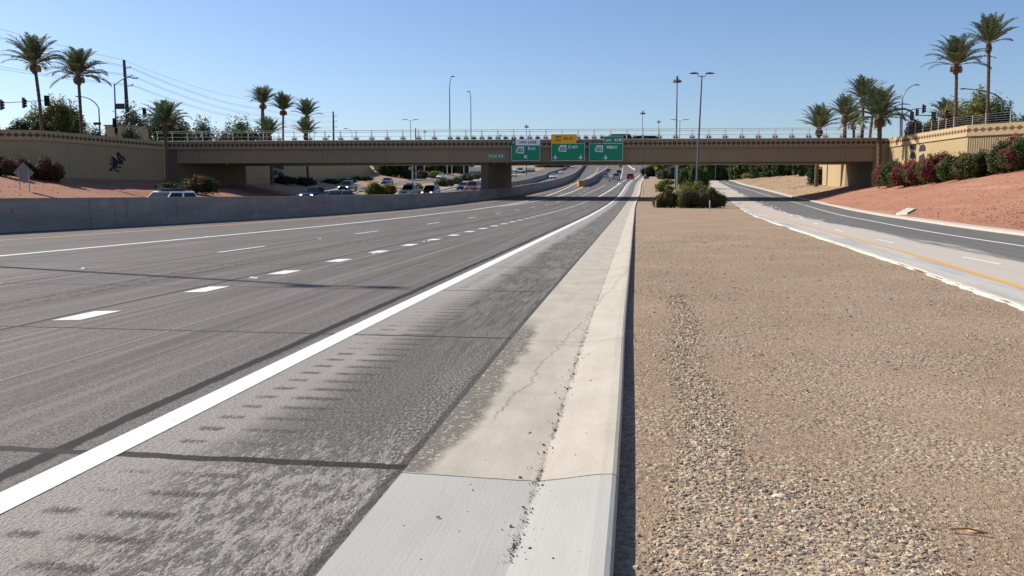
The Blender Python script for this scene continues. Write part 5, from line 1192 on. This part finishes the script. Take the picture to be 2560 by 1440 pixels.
# pale concrete apron on the red slope at right
X,Y=G(2395,560)
def apron():
    P=[]; 
    for px,py in ((2240,534),(2268,520),(2288,522),(2268,533)):
        d=ray(px,py)
        yy=20.0
        while CH+d[2]*yy/d[1]>zg(d[0]*yy/d[1],yy)+.05 and yy<200: yy+=.1
        P.append((d[0]*yy/d[1],yy,zg(d[0]*yy/d[1],yy)+.07))
    V=P+[(x,y,z-.4) for x,y,z in P]; o=MB().add(V,[(0,1,2,3),(4,5,6,7),(0,1,5,4),(1,2,6,5),(2,3,7,6),(3,0,4,7)]).build('drain_apron',M['concrete_lt']); tag(o,'small pale concrete slab lying on the red slope above the right kerb','concrete slab')
apron()
# fence on the right wall
fr=empty('wire_fence',(49.9,110,PAR_TOP),label='thin wire fence with slim posts along the top of the right wall',cat='fence'); fpts=[]
for px,pt,pb in ((2232,318,338),(2252,312,334),(2270,310,332),(2288,306,329),(2308,303,326),(2328,301,323),(2346,298,320),(2365,296,317),(2384,292,315),(2404,288,312),(2463,283,308),(2525,277,303)):
    # foot on the wall top line
    A_,B_=((50.9,116.4),(49.7,94.0)) if px<2398 else ((49.7,94.0),(53.8,88.0)); best=min(((abs(P3(px,320,A_[1]+(B_[1]-A_[1])*t).x-(A_[0]+(B_[0]-A_[0])*t)),t) for t in np.linspace(0,1.0,201)))
    t=best[1]; x,y=A_[0]+(B_[0]-A_[0])*t,A_[1]+(B_[1]-A_[1])*t; z=P3(px,pt,y).z; fpts.append((x,y,max(z,PAR_TOP+1.05)))
for x,y,z in fpts: MB().tube([(x-49.9,y-110,-.02),(x-49.9,y-110,z-PAR_TOP)],.028,5).build('post',M['railpaint'],fr)
for k in range(5): MB().tube([(x-49.9,y-110,(z-PAR_TOP)*(k+.6)/5) for x,y,z in fpts],.008,3).build('wire',M['galv'],fr)
cb=empty('utility_cabinet',(P3(2443,300,108).x,108,p8),label='grey utility cabinet among the dry bushes behind the right wall',cat='cabinet'); MB().box((0,0,.85),(.75,.6,1.7)).build('body',M['galv'],cb,bevel=.03); MB().box((0,-.305,.85),(.6,.02,1.4)).build('door',M['galv'],cb)
# far pale overpass
def overpass():
    r0=empty('overpass',(0,330,0),label='far pale concrete overpass beam beyond the pier',cat='bridge'); a=P3(1172,417,330); b=P3(1172,429,330); c=P3(1338,419.5,430); d=P3(1338,425,430)
    def sl(n,zt,zb,dy0,dy1,mat):
        V=[]
        for (p,q,y) in ((a,b,330),(c,d,430)):
            for dy in (dy0,dy1):
                zz0=p.z+(q.z-p.z)*zt; zz1=p.z+(q.z-p.z)*zb; V+=[(p.x,y-330+dy,zz0),(p.x,y-330+dy,zz1)]
        MB().add(V,[(0,1,5,4),(2,3,7,6),(0,2,6,4),(1,3,7,5),(0,1,3,2),(4,5,7,6)]).build(n,mat,r0)
    sl('beam',0,1,0,9,M['cream']); sl('soffit',1.002,1.9,1,8,M['girder'])
M['cream']=simple('cream_concrete',(.85,.78,.66),.85,0,.2,.08,.5); overpass()
# raised pavement markers
MKL={(209,672):'single white marker crossed by the lamp pole shadow, between two long dashes',(630,695):'left marker of the pair between the second and third wide dashes',(640,696):'right marker of the pair between the second and third wide dashes',(800,597):'white marker on the long dash lane joint before the third long dash',(934,634):'white marker between the fifth and sixth wide dashes',(517,592):'white marker on the far edge of the solid carpool line',(1060,604):'left marker of the pair beyond the seventh wide dash',(1072,603):'right marker of the pair beyond the seventh wide dash'}
for px,py in ((209,672),(630,695),(640,696),(800,597),(934,634),(517,592),(1060,604),(1072,603)):
    X,Y=G(px,py); o=MB().loft([[(-.05,-.05,0),(.05,-.05,0),(.05,.05,0),(-.05,.05,0)],[(-.035,-.03,.018),(.035,-.03,.018),(.035,.03,.018),(-.035,.03,.018)]]).build('pavement_marker',M['swhite']); o.location=(X,Y,float(prof(Y))+.003); tag(o,MKL[(px,py)],'road marker','raised markers on the lane joints')
# ------------------------------------------------------------------ vehicles
def paint(name,c,rough=.28,metal=.1):
    m=NT(name,rough,.5,metal); m.col(m.mix(m.noise(m.tc('Object'),1.5,2),tuple(x*.93 for x in c),c)); m.b.inputs['Coat Weight'].default_value=.5; return m.m
PT={'white':paint('white_car_paint',(.74,.75,.76)),'black':paint('black_car_paint',(.014,.014,.016)),'navy':paint('navy_car_paint',(.018,.035,.085)),'blue':paint('blue_car_paint',(.03,.07,.19)),'grey':paint('grey_car_paint',(.10,.11,.125)),
 'silver':paint('silver_car_paint',(.42,.44,.46),.3,.4),'red':paint('red_car_paint',(.28,.02,.022)),'maroon':paint('maroon_car_paint',(.20,.045,.04)),'charcoal':paint('charcoal_car_paint',(.035,.04,.045))}
M['tail']=simple('tail_lamp_red',(.35,.01,.01),.3,0,.5); M['head']=simple('headlamp_glass',(.7,.72,.75),.12,0,.8)
hl=NT('lit_headlamp',.2,.5); hl.b.inputs['Emission Color'].default_value=(1,.96,.86,1); hl.b.inputs['Emission Strength'].default_value=2.2; M['lit']=hl.m
M['platew']=simple('number_plate',(.5,.5,.48),.5); M['amber']=simple('amber_light_bar',(.55,.30,.08),.3,0,.5)
KINDS={
 # lower body stations: y, half width, bottom, top ; cabin: rear base, front base, rear roof, front roof, base half w, roof half w, base z, roof z
 'sedan':dict(st=[(-2.35,.70,.45,.86),(-2.22,.84,.30,.98),(-1.3,.90,.24,1.0),(0,.91,.22,.95),(.95,.90,.22,.93),(1.9,.86,.24,.80),(2.22,.76,.30,.68),(2.32,.6,.38,.58)],cab=(-1.75,1.05,-.95,.12,.80,.58,.94,1.44),wh=(-1.38,1.4,.33),L=2.32),
 'suv':dict(st=[(-2.35,.80,.45,1.12),(-2.28,.92,.38,1.18),(-1.2,.96,.32,1.12),(0,.97,.30,1.08),(1.0,.96,.30,1.06),(1.95,.92,.32,.98),(2.28,.82,.38,.85),(2.36,.66,.45,.72)],cab=(-2.25,1.25,-1.95,.35,.87,.68,1.07,1.74),wh=(-1.42,1.45,.38),L=2.36),
 'pickup':dict(st=[(-2.85,.88,.58,1.18),(-2.8,.94,.50,1.22),(-.95,.97,.42,1.22),(0,.98,.42,1.16),(1.15,.98,.42,1.18),(2.5,.95,.42,1.12),(2.78,.88,.46,1.0),(2.86,.78,.52,.85)],cab=(-1.0,1.35,-.85,.55,.90,.72,1.16,1.90),wh=(-1.75,1.85,.41),L=2.86),
}
def carwin(r,Q,name,mg=(.07,.10),off=.012):
    """glass panel inset on quad Q (4 points: bl,br,tr,tl)"""
    bl_,br_,tr_,tl_=[Vector(p) for p in Q]; n=(br_-bl_).cross(tl_-bl_).normalized()
    f=lambda u,v: bl_*(1-u)*(1-v)+br_*u*(1-v)+tr_*u*v+tl_*(1-u)*v
    mx,my=mg; P=[f(mx,my),f(1-mx,my),f(1-mx,1-my*1.2),f(mx,1-my*1.2)]
    V=[p+n*off for p in P]+[p-n*.02 for p in P]
    return MB().add(V,[(0,1,2,3),(4,7,6,5),(0,4,5,1),(1,5,6,2),(2,6,7,3),(3,7,4,0)]).build(name,M['glass'],r)
def vehicle(kind,color,label,X,Y,toward,head=None,lit=False,rack=False,group=None,bar=False,z=None,name=None,slope=True,scale=1.0,two=None,grille='black'):
    k=KINDS[kind]; d=.14 if head is None else head; ang=math.atan2(d,1)
    zz=float(prof(Y))+.01 if z is None else z; sl_=math.atan((float(prof(Y+2))-float(prof(Y-2)))/4) if (slope and z is None) else 0
    r=empty(name or {'sedan':'sedan_car','suv':'sport_utility_car','pickup':'pickup_truck'}[kind],(X,Y,zz),(math.pi-ang) if toward else -ang,label=label,cat={'sedan':'car','suv':'car','pickup':'pickup truck'}[kind],group=group,rx=(-sl_ if toward else sl_))
    if toward: r.rotation_euler=(-sl_,0,math.pi-ang)
    r.scale=(scale,)*3; pm=PT[color]
    mb=MB(); secs=[]
    for (y,hw,zb,zt) in k['st']: secs.append([(-hw*.9,y,zb),(hw*.9,y,zb),(hw,y,zb+.16),(hw*1.0,y,zt-.22),(hw*.93,y,zt-.04),(hw*.72,y,zt),(-hw*.72,y,zt),(-hw*.93,y,zt-.04),(-hw*1.0,y,zt-.22),(-hw,y,zb+.16)])
    body=mb.loft(secs).build('body',pm,r,smooth=True)
    yr,yf,rr,rf,bw,rw_,bz,rz_=k['cab']; bz-=.03
    B=[(-bw,yr,bz),(bw,yr,bz),(bw,yf,bz),(-bw,yf,bz)]; T=[(-rw_,rr,rz_-.03),(rw_,rr,rz_-.03),(rw_,rf,rz_-.03),(-rw_,rf,rz_-.03)]; T2=[(x*.86,y+(.12 if i<2 else -.15),rz_) for i,(x,y,z_) in enumerate(T)]
    cb_=MB().add(B+T+T2,[(0,1,5,4),(1,2,6,5),(2,3,7,6),(3,0,4,7),(4,5,9,8),(5,6,10,9),(6,7,11,10),(7,4,8,11),(8,9,10,11)]).build('cabin',PT[two] if two else pm,r,smooth=True)
    carwin(r,(B[2],B[3],T[3],T[2]),'windshield',(.05,.08)); carwin(r,(B[0],B[1],T[1],T[0]),'rear_window',(.09,.16))
    for s in (1,-1):
        i0,i1=(1,2) if s>0 else (3,0)
        Qa,Qb,Qc,Qd=Vector(B[i0]),Vector(B[i1]),Vector(T[i1]),Vector(T[i0]); mid_b=Qa.lerp(Qb,.5); mid_t=Qd.lerp(Qc,.5)
        carwin(r,(Qa,mid_b,mid_t,Qd),'side_window',(.08,.13)); carwin(r,(mid_b,Qb,Qc,mid_t),'side_window',(.08,.13))
        y=yf-.25; MB().box((s*(bw+.16),y-.05,bz+.16),(.20,.12,.15)).build('mirror',PT[two] if two else pm,r,bevel=.03)
    wy0,wy1,wr_=k['wh']; hw=k['st'][3][1]
    for y in (wy0,wy1):
        for s in (-1,1):
            w_=MB().tube([(s*(hw-.20),y,wr_),(s*(hw+.02),y,wr_)],wr_,16).build('wheel',M['rubber'],r,smooth=True)
            MB().tube([(s*(hw-.02),y,wr_),(s*(hw+.035),y,wr_)],[wr_*.62,wr_*.55],10).build('rim',M['chrome'],w_)
    L=k['L']; f=k['st'][-2]; q=k['st'][0]; zl=(f[3]-.02) if kind!='sedan' else f[3]-.0
    for s in (-1,1):
        MB().box((s*(f[1]*.80),f[0]-.01,f[3]-.12),(.32,.16,.16)).build('headlight',M['lit'] if lit else M['head'],r,bevel=.03)
        MB().box((s*(q[1]*.88),q[0]-.02 if kind!='suv' else q[0],q[3]-.2),(.20,.12,.22 if kind=='sedan' else .34)).build('taillight',M['tail'],r,bevel=.02)
    MB().box((0,L-.03,f[3]-.17),(f[1]*.95,.08,.20)).build('grille',M[grille],r); MB().box((0,L-.02,f[2]+.06),(f[1]*1.7,.18,.16)).build('bumper',M['black'] if grille=='black' else M['chrome'],r,bevel=.03)
    MB().box((0,-L-.01,q[2]+.08),(q[1]*1.9,.14,.18)).build('bumper',M['chrome'] if kind=='pickup' else pm,r,bevel=.03); MB().box((0,-L-.07,q[3]-.32),(.32,.02,.16)).build('number_plate',M['platew'],r)
    if kind=='pickup': MB().box((0,-1.9,1.225),(1.6,1.6,.02)).build('bed',M['black'],r)
    if rack:
        for s in (-1,1): MB().tube([(s*.55,-1.6,rz_+.02),(s*.55,-1.4,rz_+.09),(s*.55,.0,rz_+.09),(s*.55,.2,rz_+.02)],.025,5).build('roof_rail',M['black'],r)
        MB().box((0,-.5,rz_+.14),(1.0,1.7,.06)).build('roof_rack',M['galvdk'],r,bevel=.01)
    if bar: MB().box((0,-.2,rz_+.08),(1.1,.28,.13)).build('light_bar',M['black'],r,bevel=.03)
    return r
def xat(px,Y): return at(px,Y)[0]
go='cars coming towards the bridge on the far carriageway'
vehicle('suv','white','white sport utility car with roof rack, mostly hidden by the median wall at left',xat(418,55),55,True,head=.27,rack=True,group=go)
vehicle('pickup','navy','dark blue pickup with lit headlights just above the median wall',xat(789,113),113,True,head=.2,lit=True,group=go)
vehicle('suv','charcoal','dark sports utility car right of the dark blue pickup, only its roof and windows showing',xat(846,88),88,True,head=.22,group=go)
vehicle('pickup','charcoal','dark grey pickup with lit headlights on the exit ramp under the left span',xat(870,151),151,True,head=.12,lit=True,group=go)
vehicle('sedan','blue','blue car behind the berm bushes on the exit ramp',xat(968,192),192,True,head=.12,group=go)
vehicle('pickup','white','white pickup with black front and roof bar beside the black car at the median wall',xat(1025,128),128,True,head=.18,bar=True,group=go)
vehicle('suv','black','black sport utility car, front seen over the median wall left of the pier',xat(1077,130),130,True,head=.18,lit=True,group=go)
vehicle('sedan','navy','dark blue car just left of the red pickup',xat(1160,158),158,True,head=.22,group=go)
vehicle('pickup','maroon','red and white pickup with chrome front left of the pier',xat(1184,148),148,True,head=.22,group=go,grille='chrome')
vehicle('sedan','white','white car alone on the exit ramp above the long grey green bush',xat(1102,255),255,True,head=.2,group=go)
vehicle('sedan','white','white car just right of the pier, beyond the bridge',xat(1284,290),290,True,head=.2,group=go)
go2='white cars on the rising carriageway between two barriers'
for px,py,lb in ((1383,447,'nearest of the three white cars between the two curving barriers'),(1403,435,'middle one of the three white cars between the two curving barriers')):
    X,Y=G(px,py); vehicle('sedan','white',lb,X,Y+1,True,head=.22,group=go2)
X,Y=G(1431,420.5); vehicle('pickup','white','farthest of the three white vehicles between the curving barriers, near the bridge soffit',X,Y,True,head=.2,group=go2)
ga='vehicles driving away on the right lanes'
X,Y=G(1513,446); vehicle('suv','silver','pale sport utility car left of the pickup with the trailer',X,Y,False,head=.15,group=ga)
X,Y=G(1537,452); pk=vehicle('pickup','silver','silver pickup pulling a flat trailer',X+1.2,Y+6.5,False,head=.16,group=ga)
X0,Y0=G(1537,456)
def trailer():
    r=empty('utility_trailer',(X0,Y0+1,float(prof(Y0+1))+.02),-math.atan(.16),label='low flat grey utility trailer behind the silver pickup',cat='trailer'); r.rotation_euler=(math.atan(.05),0,-math.atan(.16))
    MB().box((0,0,.62),(2.1,3.4,.10)).build('bed',M['galv'],r); MB().box((0,-1.75,.85),(2.1,.06,.55)).build('tailgate',M['galv'],r)
    for s in (-1,1):
        MB().box((s*1.02,0,.85),(.05,3.4,.5)).build('side_rail',M['galv'],r); MB().tube([(s*1.05,0,.32),(s*1.25,0,.32)],.32,12).build('wheel',M['rubber'],r); MB().box((s*1.17,0,.70),(.3,.9,.05)).build('fender',M['galv'],r)
        MB().box((s*.9,-1.8,.6),(.2,.04,.12)).build('taillight',M['tail'],r)
    MB().tube([(0,1.7,.6),(0,3.0,.55)],.05,6).build('hitch',M['black'],r)
trailer()
X,Y=G(1547.5,436); vehicle('suv','black','black sport utility car ahead of the silver pickup, beside the solid line',X,Y,False,head=.15,group=ga)
X,Y=G(1552,418.5); vehicle('sedan','charcoal','small dark car farthest up the right lanes under the soffit',X,Y,False,head=.15,group=ga)
X,Y=G(1576,450); vehicle('suv','red','red car on the outer lane near the right kerb beyond the bridge',X,Y,False,head=.17,group=ga)
# vehicles on the bridge deck
def deckpos(px,py=345,t=6):
    Y=122.0
    for _ in range(8): p=P3(px,py,Y); Y=BY0+EY_*((p.x-BX0)/EX_)+t
    return P3(px,py,Y).x,Y
X,Y=deckpos(1535,t=4.5); v=vehicle('suv','black','black vehicle on the bridge behind the EXIT 61B tab',X,Y,False,z=8.2,slope=False); v.rotation_euler=(0,0,R(86)); v.scale=(1,1.15,1.0)
X,Y=deckpos(1630,t=8); v=vehicle('suv','charcoal','dark vehicle on the bridge right of the guide signs, behind the railing',X,Y,False,z=8.2,slope=False); v.rotation_euler=(0,0,R(-94)); v.scale=(1,1.2,.98)
# trucks
def truck(name,label,X,Y,head=.2,long=9.0,box_='white',s=1.0,cab='white',h=3.3):
    r=empty(name,(X,Y,float(prof(Y))+.02),math.pi-math.atan(head),label=label,cat='truck'); r.scale=(s,)*3
    mb=MB(); mb.loft([[(-1.0,0,.6),(1.0,0,.6),(1.0,0,1.5),(-1.0,0,1.5)],[(-1.0,1.2,.6),(1.0,1.2,.6),(1.0,1.2,1.5),(-1.0,1.2,1.5)],[(-.8,1.9,.55),(.8,1.9,.55),(.8,1.9,1.2),(-.8,1.9,1.2)]]); mb.build('hood',PT[cab],r,smooth=True)
    c=MB().loft([[(-1.1,-1.6,.8),(1.1,-1.6,.8),(1.05,-1.6,3.0),(-1.05,-1.6,3.0)],[(-1.1,.1,.8),(1.1,.1,.8),(1.0,-.35,2.9),(-1.0,-.35,2.9)]]).build('cab',PT[cab],r)
    carwin(r,((1.0,.14,1.5),(-1.0,.14,1.5),(-.95,-.25,2.6),(.95,-.25,2.6)),'windshield',(.05,.08),.06)
    for s_ in (-1,1): carwin(r,((s_*1.1,-1.3 if s_>0 else 0,1.5),(s_*1.1,0 if s_>0 else -1.3,1.5),(s_*1.05,-.4 if s_>0 else -1.2,2.5),(s_*1.05,-1.2 if s_>0 else -.4,2.5)),'side_window',(.1,.1),.03)
    MB().box((0,-1.8-long/2,(h+1)/2+.1),(2.4,long,h-1)).build('cargo_box',PT[box_],r,bevel=.03); MB().box((0,1.9,.95),(.9,.06,.55)).build('grille',M['black'],r); MB().box((0,1.95,.55),(2.1,.15,.3)).build('bumper',M['chrome'],r)
    for s_ in (-1,1): MB().box((s_*.82,1.75,.95),(.3,.2,.2)).build('headlight',M['head'],r); MB().box((s_*1.3,-.2,2.0),(.15,.12,.6)).build('mirror',M['black'],r)
    for y in (1.1,-2.8,-1.6-long*.9):
        for s_ in (-1,1): MB().tube([(s_*.8,y,.5),(s_*1.12,y,.5)],.5,14).build('wheel',M['rubber'],r,smooth=True)
X,Y=G(1213,465); truck('box_truck','white truck half hidden behind the left side of the pier',X,Y+3,.2,6.0)
X,Y=G(1301,433.5); truck('box_truck','white truck beyond the bridge right of the pier near the pale overpass',X,Y+3,.2,5.0,s=.9)
# ------------------------------------------------------------------ loose stones
STW=[(.42,.38,.32),(.50,.36,.24),(.28,.26,.25),(.34,.18,.12),(.60,.54,.45),(.20,.18,.17),(.45,.30,.22)]
def stonemat():
    m=NT('river_gravel',.9,.2); r=m.isl(); p=m.pos()
    c=m.ramp(r,[(0,(.13,.11,.095)),(.16,(.24,.20,.155)),(.34,(.35,.26,.165)),(.52,(.44,.33,.215)),(.70,(.47,.39,.28)),(.86,(.34,.17,.105)),(.91,(.56,.47,.345)),(1,(.46,.28,.16))],'CONSTANT')
    m.col(m.mix(m.ma('MULTIPLY',m.noise(p,120,2),.35),c,(.33,.25,.18))); return m.m
M['stone']=stonemat(); M['crumb']=simple('dark_crumbs',(.09,.08,.07),.9,0,.2,.4,40)
def stones(name,pts,sizes,mat,seed,zf,flat=.62):
    g=np.random.default_rng(seed); n=len(pts); base=np.array([(1,0,0),(.5,.87,0),(-.5,.87,0),(-1,0,0),(-.5,-.87,0),(.5,-.87,0),(0,0,1.0),(.45,.0,.78),(-.3,.4,.8),(-.2,-.45,.78)],float)[:, :]
    # low stone: hexagonal foot, raised irregular top
    hexa=np.array([(math.cos(a),math.sin(a),0.0) for a in np.arange(6)*math.pi/3]); top=np.array([(.62*math.cos(a+.3),.62*math.sin(a+.3),.85) for a in np.arange(4)*math.pi/2])
    B=np.vstack([hexa,top]); faces=[(0,1,6),(1,7,6),(1,2,7),(2,3,7),(3,8,7),(3,4,8),(4,5,8),(5,9,8),(5,0,9),(0,6,9),(6,7,8),(6,8,9)]
    rot=g.uniform(0,2*math.pi,n); el=g.uniform(.55,1.0,n); V=np.repeat(B[None],n,0)+g.normal(size=(n,10,3))*.13
    V[:,:,1]*=el[:,None]; V[:,:,2]*=flat*g.uniform(.7,1.3,n)[:,None]; V*=sizes[:,None,None]
    c,s=np.cos(rot)[:,None],np.sin(rot)[:,None]; x=V[:,:,0]*c-V[:,:,1]*s; y=V[:,:,0]*s+V[:,:,1]*c
    V=np.stack([x+pts[:,0][:,None],y+pts[:,1][:,None],V[:,:,2]+zf[:,None]-.15*sizes[:,None]],2).reshape(-1,3)
    F=(np.array(faces)[None]+(np.arange(n)*10)[:,None,None]).reshape(-1,3); o=np_mesh(name,V,F,mat); o['kind']='stuff'; return o
def gz(x,y):
    return np.interp(y,PYv,PZv)-.04
def gravel():
    g=np.random.default_rng(8); P=[];S=[]
    n=270000; y=3.0/(1-g.uniform(0,1,n)*(1-3.0/34)); x0=np.array([KO(t) for t in np.linspace(2,36,200)]); xk=np.interp(y,np.linspace(2,36,200),x0); xr=np.interp(y,np.linspace(2,36,200),[RL(t) for t in np.linspace(2,36,200)])
    x=xk+.02+g.uniform(0,1,n)*(np.minimum(xr-.2,y*.64)-xk)
    ok=x>xk+.03
    # density field: banks of coarse stones, patches of bare fine soil
    d=x-xk
    def vn(x,y,sc,seed):
        h=np.random.default_rng(seed).uniform(-1,1,(256,256)); X=x*sc+500; Y=y*sc+500; i=np.floor(X).astype(int); k=np.floor(Y).astype(int); a=X-i; b=Y-k; a=a*a*(3-2*a); b=b*b*(3-2*b)
        q=lambda p,r: h[p%256,r%256]
        return (q(i,k)*(1-a)+q(i+1,k)*a)*(1-b)+(q(i,k+1)*(1-a)+q(i+1,k+1)*a)*b
    f=1.1*vn(x,y,.7,1)+.8*vn(x,y,1.9,2)+.6*vn(x,y,5,3)
    band=np.exp(-((d-.36-.033*y-.05*np.sin(y*1.3))/.17)**2)*(y<14)*1.2+np.exp(-((y-3.8)/.7)**2-((d-.85)/.5)**2)*1.3
    fld=.07+.12*f+band*1.3+.36*np.clip((y-5)/6,0,1)
    fld=np.where(band>.25,fld,fld*np.clip(((y-2.2)/6.5),.05,1)**1.5); fld=np.where((d<.26),fld*.35,fld)
    keep=ok&(g.uniform(0,1,n)<np.clip(fld,.03,1)); x,y,band=x[keep],y[keep],band[keep]; n=len(x)
    s=np.exp(g.normal(size=n)*.55-5.1)*(.72+.95*np.clip(band,0,1)); s=np.clip(s,.003,.022); s=s*(1+np.clip(y-7,0,30)*.06)
    o=stones('gravel',np.stack([x,y],1),s,M['stone'],3,gz(x,y)); tag(o,'loose mixed river gravel lying over the island','gravel')
gravel()
def slope_rocks():
    from mathutils.bvhtree import BVHTree
    go_=bpy.data.objects['ground']; bv=BVHTree.FromPolygons([v.co for v in go_.data.vertices],[p.vertices for p in go_.data.polygons])
    g=np.random.default_rng(33)
    m=NT('red_rock',.95,.15); m.col(m.ramp(m.isl(),[(0,(.19,.08,.05)),(.3,(.30,.13,.08)),(.6,(.37,.175,.115)),(.85,(.43,.24,.165)),(1,(.48,.33,.25))])); mt=m.m
    m2=NT('tan_rock',.95,.15); m2.col(m2.ramp(m2.isl(),[(0,(.2,.13,.08)),(.4,(.36,.25,.16)),(.8,(.48,.35,.23)),(1,(.55,.45,.33))]))
    def put(name,label,n,fx,mat,smin,smax,seed):
        P=[];Z=[]
        for k in range(n):
            x,y=fx(); h=bv.ray_cast(Vector((x,y,60)),Vector((0,0,-1)))
            if h[0] is not None: P.append((x,y)); Z.append(h[0].z)
        s=np.clip(np.exp(g.normal(size=len(P))*.5)*smin*1.4,smin*.6,smax); o=stones(name,np.array(P),s,mat,seed,np.array(Z),.8); tag(o,label,'gravel')
    def fr():
        y=26/(1-g.uniform()*(1-26/112)); a=RK(y)+.9; b=min(WR(y)-.3,y*.66); return (a+(b-a)*g.uniform(),y)
    put('slope_gravel','loose red rock scattered over the right slope',9000,fr,mt,.018,.075,51)
    def fl():
        y=50/(1-g.uniform()*(1-50/122)); a=LO(y)-.9; b=max(WL(y)+.3,-y*.66); return (a+(b-a)*g.uniform(),y)
    put('slope_gravel','loose red rock scattered over the left slope',5000,fl,mt,.025,.08,52)
    def fd():
        y=g.uniform(124,225); a=RK(y)+1; return (a+g.uniform()*14,y)
    put('slope_gravel','loose tan clods on the dry slope beyond the bridge',2500,fd,m2.m,.04,.2,53)
slope_rocks()
def crumbs():
    g=np.random.default_rng(18); P=[]
    for k in range(520):
        y=3.6+g.uniform(0,1)**1.3*7; d=.46+g.normal()*.02+ (g.normal()*.05 if g.random()<.3 else 0); P.append((KO(y)-d,y))
    for k in range(160):
        y=3.5+g.uniform(0,1)*9; d=g.uniform(.05,1.2); P.append((KO(y)-d,y))
    P=np.array(P); s=np.clip(np.exp(g.normal(size=len(P))*.5-5.7),.002,.012); z=np.interp(P[:,1],PYv,PZv)-.012+np.clip((.42-(np.array([KO(t) for t in P[:,1]])-P[:,0]))*.16,0,.06)
    o=stones('kerb_grit',P,s,M['crumb'],4,z+.004,1.0); tag(o,'dark grit and crumbs gathered along the gutter crease','grit')
crumbs()
# a few larger single stones and a dry stick
for k,(px,py,s,c,lb) in enumerate(((1950,1226,.035,'stone_pale','flat pale stone lying alone near the coarse gravel'),(2150,1392,.03,'stone_dark','dark rounded stone near the bottom right'),(2440,1310,.03,'stone_pink','pinkish stone at the end of the dry stick'),(1095,1293,.009,'stone_dark','tiny dark stone alone on the new concrete gutter'))):
    if 'stone_pale' not in M: M['stone_pale']=simple('pale_stone',(.62,.52,.40),.9); M['stone_dark']=simple('dark_stone',(.16,.14,.15),.9); M['stone_pink']=simple('pink_stone',(.55,.33,.24),.9)
    X,Y=G(px,py); g=random.Random(k); mb=MB(); mb.loft([[(s*r_*math.cos(a)*1.3,s*r_*math.sin(a)*.8*(1+.15*math.sin(a*3+k)),z*s) for a in np.linspace(0,2*math.pi,10)[:-1]] for z,r_ in ((0,.9),(.3,1.0),(.55,.75),(.65,.35))]); o=mb.build('stone',M[c],smooth=True); o.location=(X,Y,(float(gz(X,Y))-.003 if X>KO(Y) else .0)); tag(o,lb,'stone')
X,Y=G(2375,1312); a=(X,Y,.0-.02); X2,Y2=G(2470,1322); o=MB().tube([(X,Y,-.02),((X+X2)/2,(Y+Y2)/2+.01,-.012),(X2,Y2,-.02)],.006,5).build('dry_stick',M['fruit']); tag(o,'thin dry orange brown stick lying on the gravel at lower right','stick')
